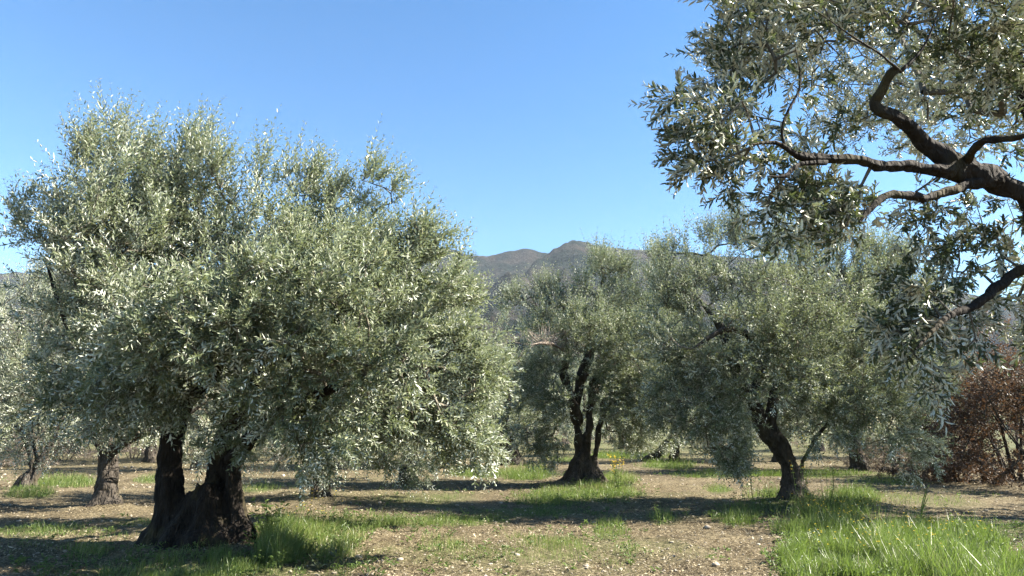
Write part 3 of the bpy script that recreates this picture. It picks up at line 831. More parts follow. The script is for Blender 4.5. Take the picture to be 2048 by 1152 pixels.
# 3. centre tree
def tree_centre():
    Y = 19.0
    limbs = [
        limb('trunk', [(1158, 985, Y, 20), (1158, 950, Y, 9.5), (1157, 905, Y, 7.5), (1155, 860, Y, 7.5), (1156, 800, Y, 7), (1166, 745, Y, 11)], 0.9),
        limb('trunk', [(1175, 988, Y, 20), (1172, 950, Y - .1, 9.5), (1173, 905, Y - .1, 8), (1176, 860, Y - .1, 8), (1182, 810, Y, 7.5), (1190, 760, Y, 10)], 0.9),
        limb('trunk', [(1192, 985, Y, 16), (1189, 950, Y, 7), (1192, 900, Y, 6), (1201, 855, Y, 6), (1208, 810, Y, 9)], 0.9),
        limb('branch', [(1156, 845, Y, 11), (1140, 800, Y - .2, 10), (1128, 750, Y - .4, 8), (1132, 700, Y - .5, 6), (1120, 640, Y - .4, 4)], 0.3),
        limb('branch', [(1166, 750, Y, 11), (1180, 690, Y, 8), (1190, 620, Y + .3, 6), (1210, 540, Y + .3, 4)], 0.3),
        limb('branch', [(1190, 765, Y, 10), (1230, 720, Y, 8), (1280, 670, Y + .2, 6), (1320, 610, Y + .3, 4)], 0.3),
        limb('branch', [(1208, 815, Y, 9), (1235, 770, Y - .5, 7), (1290, 750, Y - .8, 5), (1340, 760, Y - .9, 3)], 0.3),
        limb('branch', [(1158, 790, Y, 8), (1120, 790, Y + .9, 6), (1060, 770, Y + 1.1, 4)], 0.3),
    ] + flare(None, 1168, 974, Y, 54, 9, 5)
    blobs = pix_blobs([
        (1085, 670, 19, 70, 50, 1.4), (1170, 660, 19, 80, 60, 1.6), (1260, 630, 19.3, 70, 70, 1.6), (1100, 605, 19, 30, 22, .8), (1212, 535, 19.2, 36, 45, .6), (1290, 560, 19.4, 45, 55, 1.), (1250, 540, 19.2, 22, 45, .5), (1300, 505, 19.4, 12, 30, .3),
        (1080, 740, 18.5, 65, 75, 1.3), (1200, 690, 17.8, 100, 50, 1.2), (1290, 720, 18.2, 90, 80, 1.5), (1300, 810, 18.2, 80, 60, 1.3), (1060, 830, 18.5, 50, 40, 1.),
        (1250, 840, 18.6, 60, 40, 1.), (1025, 600, 19, 22, 30, .5), (1150, 615, 19, 35, 25, .8), (1090, 870, 18.6, 50, 30, .9), (1240, 790, 17.8, 60, 50, .8), (1110, 800, 17.8, 40, 50, .6), (1165, 735, 17.7, 60, 28, .5), (1330, 610, 19.6, 50, 75, 1.2), (1350, 700, 19.2, 50, 70, 1.2)])
    base = (b_centre[0], b_centre[1], z0(b_centre))
    t, fol, mt = make_tree('olive_tree', 'olive tree in the middle with a fluted multi-stemmed trunk on flared roots', 'olive tree', base,
                           limbs, blobs, 303, 1350, 5, 0.42, 7, 0.095, 0.030, group=GROUP, seg=24, wind=(0.08, 0, 0.15), along=0.2, spread=.9)
    finish_crown(t, fol, mt)
    # dead grey branch with bare twigs
    rng = np.random.default_rng(7)
    P, r = px_limb([(1135, 705, 18.3, 4), (1110, 690, 17.6, 4), (1085, 686, 17.1, 3), (1063, 690, 16.9, 1.6)])
    Ps, rs = spline(P, r, 0.06)
    v, f = tube(Ps, rs, 8, 4)
    A, B = [], []
    for q in range(70):
        a = Ps[rng.integers(2, len(Ps))]; d = unit(np.array([rng.uniform(-1, .8), rng.uniform(-.8, .2), rng.uniform(-.2, 1)]))
        L = rng.uniform(.25, .7); m = a + d * L * .5; A.append(a); B.append(m); A.append(m); B.append(m + unit(d + rng.normal(size=3) * .4) * L * .5)
    v2, f2 = sticks(np.array(A), np.array(B), np.full(140, .008), np.full(140, .004), 4)
    vv, ff = join([(v, f), (v2, f2)])
    child('branch', t, vv, ff, M_DEAD, label='bare grey dead branch')
tree_centre()

# 4. smaller / farther trees: px foot, Y, crown
def simple_tree(label, foot, Y, limbs, blobs, seed, n, leafL, leafW, per=4, pairs=7, L=0.5, name='olive_tree', cat='olive tree', group=GROUP, **kw):
    base = (foot[0], foot[1], z0(foot))
    t, fol, mt = make_tree(name, label, cat, base, limbs, pix_blobs(blobs), seed, n, per, L, pairs, leafL, leafW, group=group, **kw)
    finish_crown(t, fol, mt)
    return t

Y = 14.0
simple_tree('small olive tree left of the largest one, its sunlit grey trunk forking low', b_small, Y, [
    limb('trunk', [(208, 1035, Y, 34), (212, 1000, Y, 22), (216, 955, Y, 17), (217, 915, Y, 17), (216, 890, Y, 15)], 0.95),
    limb('branch', [(218, 905, Y, 11), (245, 885, Y, 9), (285, 868, Y - .2, 8), (340, 850, Y - .3, 6), (420, 800, Y - .3, 4)], .3),
    limb('branch', [(212, 905, Y, 11), (190, 870, Y, 9), (165, 830, Y, 7), (120, 760, Y, 5), (90, 680, Y, 3)], .3),
    limb('branch', [(216, 895, Y, 11), (225, 830, Y + .3, 9), (235, 740, Y + .4, 6), (230, 650, Y + .5, 4)], .3)] + flare(None, 212, 1018, Y, 44, 6, 2),
    [(230, 680, 14, 130, 90, 2), (90, 700, 13.6, 120, 100, 1.8), (370, 740, 14, 120, 90, 1.6), (230, 745, 13.4, 160, 45, 1.8), (60, 800, 13.4, 110, 65, 1.3), (450, 820, 14.5, 100, 60, 1.4), (110, 610, 14, 60, 50, 1)],
    404, 620, 0.075, 0.022, per=5, wind=(.15, 0, .1))
Y = 17.5
simple_tree('olive tree at the far left edge with a pale trunk curving out of the grass', b_farleft, Y, [
    limb('trunk', [(35, 1000, Y, 22), (50, 980, Y, 16), (66, 955, Y, 11), (72, 930, Y, 10), (62, 905, Y, 9), (55, 880, Y, 8)], .95),
    limb('branch', [(72, 935, Y, 8), (90, 905, Y, 6), (110, 870, Y, 5), (140, 800, Y, 3)], .3),
    limb('branch', [(55, 880, Y, 8), (20, 820, Y, 6), (-20, 760, Y, 4)], .3),
    limb('branch', [(57, 885, Y, 7), (60, 800, Y, 6), (50, 700, Y, 4)], .3)] + flare(None, 48, 986, Y, 34, 5, 12),
    [(40, 700, 17.5, 110, 90, 2), (-60, 760, 17.5, 100, 90, 1.8), (110, 790, 17.8, 90, 70, 1.5), (-30, 850, 17.2, 70, 40, 1.2)],
    505, 420, 0.085, 0.026, per=4)
Y = 15.5
simple_tree('shaded olive tree with a thin dark trunk right behind the largest crown', b_dark, Y, [
    limb('trunk', [(638, 1022, Y, 24), (640, 990, Y, 15), (646, 955, Y, 14), (642, 925, Y, 14), (640, 900, Y, 13)], .9),
    limb('branch', [(640, 925, Y, 12), (670, 895, Y, 10), (720, 850, Y, 7), (780, 780, Y, 4)], .3),
    limb('branch', [(640, 905, Y, 12), (610, 870, Y, 9), (570, 800, Y, 6), (540, 720, Y, 4)], .3)] + flare(None, 640, 1004, Y, 36, 5, 22),
    [(640, 800, 15.5, 140, 90, 1.8), (760, 780, 15.8, 110, 90, 1.5), (540, 760, 15.8, 110, 90, 1.5), (650, 690, 16, 160, 80, 1.6), (830, 880, 15, 60, 40, .9), (650, 905, 15, 60, 22, .6), (700, 850, 15.2, 160, 45, 1.2), (480, 850, 16, 100, 45, 1.2), (860, 840, 15.5, 100, 50, 1.2)],
    606, 620, 0.080, 0.024, per=4)
Y = 27.0
simple_tree('distant olive tree left of the middle one with a wide ridged stump-like trunk', b_back, Y, [
    limb('trunk', [(1022, 948, Y, 32), (1020, 925, Y, 20), (1014, 900, Y, 15), (1008, 875, Y, 12), (1004, 845, Y, 10)], .9),
    limb('branch', [(1006, 860, Y, 10), (970, 810, Y, 7), (920, 750, Y, 4)], .3),
    limb('branch', [(1004, 850, Y, 10), (1020, 790, Y, 7), (1040, 710, Y, 4)], .3),
    limb('branch', [(1012, 890, Y, 8), (1050, 850, Y, 6), (1090, 810, Y, 3)], .3)] + flare(None, 1022, 938, Y, 42, 6, 32),
    [(1000, 730, 27, 75, 80, 2.2), (930, 760, 27, 80, 80, 2), (1060, 760, 27, 80, 75, 2), (1000, 820, 26.4, 90, 50, 1.8), (1075, 850, 26.6, 60, 35, 1.3), (930, 850, 26.6, 60, 35, 1.3)],
    707, 460, 0.105, 0.034, per=4)
Y = 30.0
simple_tree('distant olive tree right of the middle one, its dark trunk slanting near the ground', b_lean, Y, [
    limb('trunk', [(1288, 936, Y, 12), (1305, 915, Y, 9), (1326, 895, Y, 9), (1345, 875, Y, 8), (1355, 850, Y, 7)], .9),
    limb('trunk', [(1345, 935, Y, 12), (1350, 905, Y, 9), (1355, 870, Y, 8), (1352, 840, Y, 6)], .9),
    limb('branch', [(1355, 850, Y, 7), (1330, 800, Y, 5), (1300, 740, Y, 3)], .3),
    limb('branch', [(1352, 845, Y, 7), (1380, 790, Y, 5), (1420, 720, Y, 3)], .3)],
    [(1340, 780, 30, 110, 70, 2.4), (1280, 830, 30, 70, 45, 1.8), (1420, 830, 30, 90, 55, 2), (1340, 860, 29.5, 70, 30, 1.5)],
    808, 360, 0.12, 0.038, per=4)

# background rows: two kinds, copied
def copy_tree(src, loc, rz, s, label):
    c = src.copy(); COL.objects.link(c)
    c.location = loc; c.rotation_euler = (0, 0, rz); c.scale = (s, s, s)
    c['label'] = label
    for ch in src.children:
        d = ch.copy(); COL.objects.link(d); d.parent = c
    return c

def far_proto(seed, label, px, Y, bushy):
    x = (px - 1024) / FPX / 1.03 * Y
    def P(dx, dz, r): return (np.array([x + dx, Y, dz]), r)
    def L(nm, pts, st=.5):
        return (nm, [p for p, r in pts], [r for p, r in pts], st)
    rg = np.random.default_rng(seed)
    limbs = [L('trunk', [P(0, -.2, .42), P(.03, .3, .26), P(-.05, .9, .22), P(.08, 1.5, .19)], .9),
             L('branch', [P(.05, 1.4, .15), P(.7, 2.0, .11), P(1.5, 2.8, .07), P(2.0, 3.8, .04)], .3),
             L('branch', [P(.0, 1.4, .15), P(-.7, 2.1, .11), P(-1.4, 2.9, .07), P(-1.7, 4.0, .04)], .3),
             L('branch', [P(.05, 1.45, .14), P(.1, 2.6, .10), P(.0, 4.2, .05)], .3)]
    blobs = []
    for q in range(11):
        a = q * 2.4; rr = 1.9 * math.sqrt((q + .5) / 11) if q else 0
        blobs.append((x + rr * math.cos(a), Y + rr * math.sin(a), rg.uniform(1.7, 4.4), rg.uniform(.9, 1.4), rg.uniform(.9, 1.4), rg.uniform(.8, 1.3)))
    t, fol, mt = make_tree('olive_tree', label, 'olive tree', (x, Y, float(ground_h(x, Y))), limbs, blobs, seed, 420, 3, .55, 6, .125, .042, group=GROUP, seg=14)
    finish_crown(t, fol, mt)
    return t
pA = far_proto(901, 'background olive tree with dark upright trunk seen in the gap right of the middle tree', 1246, 46, 1)
pB = far_proto(902, 'background olive tree glimpsed between the middle tree and the bent right trunk', 1430, 38, 1)
far = [
    (815, 19.5, 3.7, 0.88, 'A', 'olive tree hidden just behind the drooping right side of the largest crown'),
    (1480, 24, 0.9, 0.9, 'B', 'olive tree close behind the low left skirt of the bent tree'),
    (980, 44, 0.4, 1.0, 'A', 'olive tree far back between the ridged stump-like trunk and the largest crown'),
    (1170, 36, 1.1, 1.0, 'B', 'olive tree directly behind the trunk of the middle tree'),
    (1640, 42, 2.0, 1.05, 'A', 'olive tree far behind the thin right limb of the bent tree'),
    (660, 38, 5.9, 1.05, 'B', 'olive tree far behind the thin dark trunk'),
    (480, 48, 4.4, 1.1, 'A', 'olive tree far back just right of the large double trunk'),
    (250, 42, 3.4, 1.05, 'B', 'olive tree far back beyond the mauve scrub'),
    (20, 36, 0.9, 1.0, 'B', 'olive tree behind the curved pale trunk at the left edge'),
    (1950, 40, 1.5, 1.1, 'A', 'olive tree far behind the brown thicket'),
    # px, Y, rot, scale, proto, label
    (1130, 58, 1.2, 1.05, 'B', 'far background olive tree left of the middle trunk at the end of the open strip'),
    (900, 29, 2.2, 1.05, 'A', 'farther olive tree in line with the right edge of the largest crown'),
    (770, 26, 3.2, 1.0, 'B', 'background olive tree seen low under the middle of the largest crown'),
    (560, 32, 0.7, 1.1, 'A', 'background olive tree between the large double trunk and the thin dark trunk'),
    (405, 25, 4.0, 1.0, 'B', 'background olive tree seen in the gap between the two large stems'),
    (300, 30, 5.1, 0.95, 'A', 'leaning shadowy olive tree between the forked small tree and the large trunks'),
    (130, 48, 1.9, 1.1, 'B', 'background olive tree above the dry scrub at the left'),
    (-90, 28, 2.7, 1.0, 'A', 'background olive tree at the left border of the grove'),
    (1560, 31, 3.9, 1.1, 'A', 'background olive tree directly behind the bent right trunk'),
    (1715, 25, 0.3, 1.0, 'B', 'background olive tree behind the right side of the bent tree, near the brown hedge'),
    (1850, 34, 4.6, 1.15, 'A', 'background olive tree above the brown thicket at the right'),
    (1030, 66, 5.5, 1.1, 'B', 'farthest olive tree left of centre, mostly hidden by nearer crowns'),
    (1350, 70, 2.9, 1.2, 'A', 'farthest olive tree right of centre, mostly hidden by nearer crowns'),
]
for q, (px, lab) in enumerate([
    (1187, 'small olive tree in the farthest row just right of the middle trunk'),
    (1097, 'small olive tree in the farthest row just left of the middle trunk'),
    (1020, 'small olive tree in the farthest row above the wide ridged stump-like trunk'),
    (1605, 'small olive tree in the farthest row directly above the bent trunk'),
    (1975, 'small olive tree in the farthest row at the right edge of the view'),
    (80, 'small olive tree in the farthest row near the left border')]):
    far.append((px, 78 + (q * 31) % 37, q * 1.7, 1.15 + 0.1 * (q % 3), 'AB'[q % 2], lab))
for px, Yf, rz, s, k, lab in far:
    x = (px - 1024) / FPX / 1.03 * Yf
    c = copy_tree(pA if k == 'A' else pB, (x, Yf, float(ground_h(x, Yf))), rz, s, lab)
    if Yf > 75: c['group'] = 'farthest row of small olive trees'
# the neighbour out of frame on the right, whose shade lies on the grass at the right
copy_tree(pB, (13.2, 12.2, float(ground_h(13.2, 12.2))), 0.5, 1.25, 'olive tree just beyond the right border whose shade falls across the weeds')

# 5. the near tree overhead at the right
def tree_near():
    Y = 3.7
    def l(nm, pts, st=.5): return limb(nm, [(a, b, c, r * (.64 if nm == 'branch' else 1)) for a, b, c, r in pts], st)
    limbs = [
        l('trunk', [(2330, 1450, 4.3, 130), (2320, 1200, 4.3, 105), (2290, 950, 4.2, 95), (2260, 700, 4.1, 85), (2210, 520, 4.0, 72), (2140, 420, 3.9, 58)], .95),
        l('branch', [(2160, 430, 3.9, 48), (2060, 375, 3.8, 34), (1980, 350, 3.75, 34), (1910, 325, 3.7, 36), (1870, 300, 3.7, 30), (1820, 262, 3.65, 21), (1770, 235, 3.6, 19), (1750, 205, 3.6, 16), (1768, 175, 3.55, 15), (1792, 148, 3.5, 17), (1806, 140, 3.5, 40)], .4),
        l('branch', [(1930, 335, 3.72, 30), (1860, 330, 3.65, 20), (1790, 335, 3.55, 17), (1720, 325, 3.45, 15), (1640, 318, 3.4, 15), (1590, 310, 3.35, 11), (1550, 285, 3.3, 7), (1500, 290, 3.2, 5)], .3),
        l('branch', [(1650, 322, 3.4, 9), (1600, 325, 3.35, 7), (1570, 348, 3.3, 6), (1535, 352, 3.25, 4)], .3),
        l('branch', [(1990, 360, 3.75, 26), (1930, 372, 3.7, 15), (1880, 395, 3.6, 13), (1830, 395, 3.5, 13), (1780, 385, 3.45, 12), (1745, 410, 3.4, 11), (1718, 445, 3.35, 8)], .3),
        l('branch', [(1570, 300, 3.33, 5), (1565, 250, 3.3, 4), (1600, 170, 3.3, 3.5), (1590, 90, 3.3, 3)], .2),
        l('branch', [(1920, 325, 3.7, 16), (1960, 285, 3.5, 12), (2030, 270, 3.3, 11), (2110, 250, 3.2, 8)], .3),
        l('branch', [(2250, 620, 4.1, 34), (2150, 560, 4.0, 24), (2050, 545, 3.95, 18), (2000, 575, 3.9, 15), (1960, 600, 3.8, 12), (1890, 640, 3.7, 8), (1830, 700, 3.6, 5)], .3),
        l('branch', [(1800, 145, 3.5, 6), (1760, 110, 3.4, 4), (1700, 70, 3.3, 3), (1630, 20, 3.2, 2.5)], .2),
        l('branch', [(2140, 430, 3.9, 34), (2080, 250, 4.1, 24), (2030, 100, 4.2, 16), (1950, -80, 4.2, 9)], .3),
        l('branch', [(1800, 145, 3.5, 6), (1850, 90, 3.5, 4), (1880, 10, 3.5, 3)], .2),
    ]
    blobs = pix_blobs([
        (1430, 270, 3.52, 85, 80, .30), (1500, 180, 3.62, 100, 110, .40), (1500, 60, 3.62, 70, 70, .3), (1620, 90, 3.62, 120, 120, .45), (1450, 350, 3.52, 110, 60, .3), (1350, 240, 3.52, 22, 50, .2), (1360, 370, 3.52, 25, 35, .2),
        (1620, 370, 3.62, 130, 70, .35), (1780, 60, 3.72, 130, 110, .5), (1930, 110, 3.92, 130, 150, .6), (1690, 240, 4.15, 70, 70, .3), (1930, 200, 4.25, 90, 70, .4), (1560, 440, 3.52, 40, 22, .2), (1420, 420, 3.52, 35, 25, .2),
        (1850, 450, 4.05, 110, 35, .3), (1980, 480, 4.15, 80, 50, .3), (1850, 640, 3.95, 110, 75, .35), (1780, 680, 3.95, 50, 50, .2), (1920, 590, 4.05, 90, 60, .3), (2040, 130, 3.82, 80, 180, .6), (2060, 440, 4.25, 40, 90, .3),
        (1850, 770, 3.92, 60, 35, .2), (2080, 600, 4.45, 60, 90, .5), (1700, -60, 3.82, 150, 60, .5), (1950, -80, 4.05, 160, 80, .6), (2180, 20, 4.45, 90, 130, .5),
        (1680, 420, 3.62, 60, 50, .25), (1700, 180, 3.92, 70, 90, .35)])
    # crown beyond the frame, above and to the right
    blobs += [(4.2, 4.9, 4.3, 1.1, 1.2, .5), (4.3, 6.6, 5.0, 1.2, 1.1, .6), (2.8, 6.4, 5.6, 1.0, 1.0, .5)]
    bx, by = at(2330, 1450, 4.3)[:2]
    base = (float(bx), float(by), float(ground_h(bx, by)))
    t, fol, mt = make_tree('olive_tree', 'overhanging near olive tree at the top right with gnarled dark limbs against the sky', 'olive tree', base,
                           limbs, blobs, 1001, 960, 3, 0.21, 8, 0.060, 0.0170, leaf_mat=M_OLIVE_NEAR, bark=M_BARK_SHADED, twig=M_TWIG_NEAR,
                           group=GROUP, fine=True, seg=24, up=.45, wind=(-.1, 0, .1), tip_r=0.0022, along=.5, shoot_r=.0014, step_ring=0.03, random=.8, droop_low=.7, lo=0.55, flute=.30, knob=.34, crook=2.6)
    v, F, rnd = fol
    # the leaves that show largest are leaves of their own
    V = v.reshape(-1, 6, 3)
    c = V.mean(1)
    px, py = project(c[:, 0], c[:, 1], c[:, 2])
    inside = (px > 1260) & (px < 2040) & (py > 8) & (py < 800)
    ex = np.abs(np.cross(V[:, 3] - V[:, 0], V[:, 1] - V[:, 5]))
    view = unit(c - np.array([0, 0, EYE]))
    area = np.abs((np.cross(V[:, 3] - V[:, 0], V[:, 1] - V[:, 5]) * view).sum(1)) / (np.linalg.norm(c, axis=1) ** 2)
    area[~inside] = 0
    big = np.argsort(-area)[:300]
    L = np.linalg.norm(V[:, 3] - V[:, 0], axis=1)
    unitleaf = np.array([(0, 0, 0), (-.115, .30, .03), (-.11, .68, .03), (0, 1, -.08), (.11, .68, .03), (.115, .30, .03)])
    from mathutils import Matrix
    variants = []
    for tone in (0.15, .35, .5, .7, .95):
        me = mesh_np('leaf', unitleaf, np.array([[0, 1, 2, 3], [0, 3, 4, 5]])[:, ::-1], {'rnd': [tone, tone]})
        me.materials.append(mt); variants.append(me)
    tones = np.array([.15, .35, .5, .7, .95]); base_v = np.array(base)
    for b in big:
        p = V[b]
        o = bpy.data.objects.new('leaf', variants[int(np.argmin(np.abs(tones - rnd[2 * b])))])
        d = p[3] - p[0]; yl = np.linalg.norm(d); yv = d / yl
        xv = unit(p[5] - p[1]); xv = unit(xv - yv * (xv @ yv)); zv = np.cross(xv, yv)
        w = np.linalg.norm(p[5] - p[1]) / 0.23
        Mx = Matrix(((xv[0] * w, yv[0] * yl, zv[0] * yl, p[0][0] - base_v[0]), (xv[1] * w, yv[1] * yl, zv[1] * yl, p[0][1] - base_v[1]), (xv[2] * w, yv[2] * yl, zv[2] * yl, p[0][2] - base_v[2]), (0, 0, 0, 1)))
        o.parent = t; COL.objects.link(o)
        o.matrix_basis = Mx
    keep = np.ones(len(V), bool); keep[big] = False
    V2 = V[keep]; rn = rnd.reshape(-1, 2)[keep].ravel()
    q = np.array([[0, 1, 2, 3], [0, 3, 4, 5]])
    F2 = ((np.arange(len(V2)) * 6)[:, None, None] + q[None]).reshape(-1, 4)
    finish_crown(t, (V2.reshape(-1, 3), F2, rn), mt)
tree_near()

# ------------------------------------------------------------------ brown thicket at the right
def shrub(name, label, cat, px, py, Y, r, h, seed, n, mat, twig, leafL, leafW, stems=6, per=3, pairs=6, L=.4, group=None, squash=1.0):
    rg = np.random.default_rng(seed)
    x = (px - 1024) / FPX / 1.03 * Y
    g = float(ground_h(x, Y))
    limbs = []
    for q in range(stems):
        a = 2 * np.pi * q / stems + rg.uniform(-.3, .3)
        e = np.array([math.cos(a), math.sin(a), 0]) * r * .6
        p0 = np.array([x, Y, g - .1]) + e * .12
        limbs.append(('branch', [p0, p0 + e * .3 + np.array([0, 0, h * .3]), p0 + e * .7 + np.array([0, 0, h * .55]), p0 + e + np.array([0, 0, h * .85])],
                      [.009 * h, .007 * h, .005 * h, .002 * h], .25))
    blobs = []
    for q in range(9):
        a = q * 2.4; rr = r * .62 * math.sqrt(q / 9)
        blobs.append((x + rr * math.cos(a), Y + rr * math.sin(a), g + h * rg.uniform(.20, .75), r * .5, r * .5, h * .26))
    for q in range(6):
        a = q * 1.05 + .4
        blobs.append((x + r * .7 * math.cos(a), Y + r * .7 * math.sin(a), g + h * .14, r * .38, r * .38, h * .13))
    t, fol, mt = make_tree(name, label, cat, (x, Y, g), limbs, blobs, seed, n, per, L, pairs, leafL, leafW, leaf_mat=mat, bark=M_BARK, twig=twig, group=group,
                           seg=12, random=.9, up=.3, wind=(0, 0, 0), tip_r=.005, shoot_r=.003, spread=1.2)
    finish_crown(t, fol, mt)
    return t
TH = 'brown-leaved bushes at the right edge of the grove'
shrub('brown_bush', 'low russet bush of dry brown leaves at the left end of the thicket', 'bush', 1900, 940, 20, 1.7, 2.7, 31, 280, M_BROWN, M_TWIG_NEAR, .085, .048, group=TH)
shrub('brown_bush', 'tall brown-leaved bush rising at the right edge with bare grey twigs', 'bush', 2030, 940, 20.5, 2.6, 5.2, 32, 420, M_BROWN, M_TWIG_NEAR, .085, .048, group=TH, stems=9, L=.5)
shrub('brown_bush', 'purplish bush with few leaves behind the crown of the bent tree', 'bush', 1900, 900, 26, 2.4, 4.6, 33, 260, M_BROWN, M_TWIG_NEAR, .06, .035, group=TH, stems=9, L=.5, pairs=4)
shrub('brown_bush', 'dark russet bush at the right border under the hanging olive twigs', 'bush', 2090, 950, 17.5, 2.2, 3.4, 34, 320, M_BROWN, M_TWIG_NEAR, .085, .048, group=TH)
SG = 'dry scrub bushes at the left end of the grove'
for q, (px, Yq, r_, h_, lab) in enumerate([
    (20, 27, 1.5, 1.3, 'greyish dry scrub bush at the left border behind the curved pale trunk'),
    (130, 32, 1.8, 1.7, 'mauve dry scrub bush just left of the forked small trunk'),
    (265, 33, 1.8, 1.9, 'mauve dry scrub bush just right of the forked small trunk'),
    (185, 40, 2.0, 2.2, 'greener scrub bush behind the forked small trunk'),
    (1760, 26, 2.2, 1.0, 'low pinkish dry scrub under the right side of the bent tree'),
    (420, 36, 2.2, 1.8, 'dry scrub bush seen between the two stems of the largest tree'),
    (560, 40, 2.4, 1.9, 'dry scrub bush far back right of the large double trunk'),
    (1085, 52, 2.6, 2.1, 'dry scrub bush closing the strip left of the middle trunk'),
    (1225, 60, 3.0, 2.2, 'dry scrub bush closing the gap right of the middle trunk'),
    (1400, 48, 2.8, 2.1, 'dry scrub bush behind the slanting distant trunk'),
    (1540, 52, 3.0, 2.0, 'dry scrub bush far back just left of the bent trunk'),
    (1680, 44, 2.8, 1.9, 'dry scrub bush far back right of the bent trunk'),
    (1775, 42, 2.4, 1.8, 'dry scrub bush behind the low russet bush')]):
    shrub('scrub_bush', lab, 'bush', px, 930, Yq, r_, h_, 50 + q, 240 if q < 5 else 100, M_SCRUB, M_DEAD, .07 if q < 5 else .11, .02 if q < 5 else .035, stems=7, group=SG if q < 4 else None, L=.35)

# ------------------------------------------------------------------ grass
def blades(x, y, h, w, lean_dir, rnd, rng):
    n = len(x)
    z = ground_h(x, y) - 0.01
    a = rng.uniform(0, 2 * np.pi, n)
    wv = np.stack([np.cos(a), np.sin(a), np.zeros(n)], 1) * (w * 0.5)[:, None]
    ln = lean_dir * h[:, None]
    p0 = np.stack([x, y, z], 1)
    p1 = p0 + ln * .30 + np.array([0, 0, 1.0]) * (h * .55)[:, None]
    p2 = p0 + ln * 1.0 + np.array([0, 0, 1.0]) * (h * .92)[:, None]
    v = np.stack([p0 - wv, p0 + wv, p1 + wv * .75, p1 - wv * .75, p2 + wv * .08, p2 - wv * .08], 1)
    q = np.array([[0, 1, 2, 3], [3, 2, 4, 5]])
    F = (np.arange(n) * 6)[:, None, None] + q[None]
    return v.reshape(-1, 3), F.reshape(-1, 4), np.repeat(rnd, 2)

def build_grass():
    rng = np.random.default_rng(77)
    xs, ys, hs, ws, rs = [], [], [], [], []
    for cx, cy_, rx, ry, nb, hh, w, tone in PATCH:
        nb = int(nb * .85)
        a = rng.uniform(0, 2 * np.pi, nb * 2); rr = np.sqrt(rng.random(nb * 2)) * 1.25
        px = cx + rr * np.cos(a) * rx; py = cy_ + rr * np.sin(a) * ry
        x, y = on_ground(px, py)
        cl = fbm(x * 1.6, y * 1.6, None, 3, 8) + .5 * fbm(x * 6, y * 6, None, 2, 9)
        rr = rr + .38 * fbm(x * 1.1 + cx, y * 1.1, None, 3, 13) + .10
        keep = (cl + rng.normal(0, .22, len(x)) - 2.0 * np.clip(rr - .6, 0, 1) > -.15 if nb / (rx * ry) < 1.0 else cl + rng.normal(0, .3, len(x)) - 4 * np.clip(rr - .8, 0, 1) > -.45) & (y < 90)
        x, y, cl, rr = x[keep][:nb], y[keep][:nb], cl[keep][:nb], rr[keep][:nb]
        n = len(x)
        xs.append(x); ys.append(y)
        hs.append(hh * rng.uniform(.45, 1.15, n) * np.clip(.85 + .9 * cl, .35, 1.5) * (1 - .35 * np.clip(rr - .5, 0, 1)))
        tall = rng.random(n) < .06; hs[-1] = np.where(tall, hs[-1] * 1.55, hs[-1])
        ws.append(w * .001 * rng.uniform(.7, 1.3, n))
        rs.append(np.clip(rng.normal(tone, .2, n) + .25 * fbm(x * .9, y * .9, None, 2, 55), 0, 1))
    x = np.concatenate(xs); y = np.concatenate(ys); h = np.concatenate(hs); w = np.concatenate(ws); r = np.concatenate(rs)
    a = rng.uniform(0, 2 * np.pi, len(x)); m = rng.uniform(.05, .55, len(x))
    lean = np.stack([np.cos(a) * m + .12, np.sin(a) * m, np.zeros(len(x))], 1)
    v, F, rn = blades(x, y, h, w, lean, r, rng)
    link('grass', mesh_np('grass', v, F, {'rnd': rn}), M_GRASS, kind='stuff', label='green grass and weeds growing in patches between the trees', category='grass')
    print('blades', len(x))
build_grass()

def build_cover():
    """broad-leaved low weeds between the grass"""
    rng = np.random.default_rng(91)
    xs, ys, hh_ = [], [], []
    for cx, cy_, rx, ry, nb, hh, w, tone in PATCH:
        n = int(min(nb * .014, 110)) if nb / (rx * ry) > .45 else int(nb * .004)
        a = rng.uniform(0, 6.28, n); r_ = np.sqrt(rng.random(n)) * 1.25
        x, y = on_ground(cx + rx * r_ * np.cos(a), cy_ + ry * r_ * np.sin(a)); xs.append(x); ys.append(y); hh_.append(np.full(n, hh))
    x = np.concatenate(xs); y = np.concatenate(ys); hh = np.concatenate(hh_); k = y < 60; x, y, hh = x[k], y[k], hh[k]; n = len(x)
    K = 9
    a = rng.uniform(0, 6.28, n * K); e = rng.uniform(.1, 1.3, n * K)
    z = np.repeat(ground_h(x, y), K) + rng.random(n * K) * np.repeat(hh, K) * .55
    pos = np.stack([np.repeat(x, K) + rng.normal(0, .03, n * K), np.repeat(y, K) + rng.normal(0, .03, n * K), z], 1)
    d = np.stack([np.cos(a), np.sin(a), e], 1)
    nm = np.stack([-np.cos(a) * .4 + rng.normal(0, .3, n * K), -np.sin(a) * .4, np.ones(n * K)], 1)
    v, F, kk = leaves(pos, d, nm, rng.uniform(.03, .075, n * K), rng.uniform(.012, .03, n * K), rng, True, .2)
    link('weed_cover', mesh_np('weed_cover', v, F, {'rnd': np.repeat(np.repeat(rng.random(n), K), kk)}), M_WEED, kind='stuff',
         label='low broad-leaved weeds mixed into the grass patches', category='weeds')
build_cover()

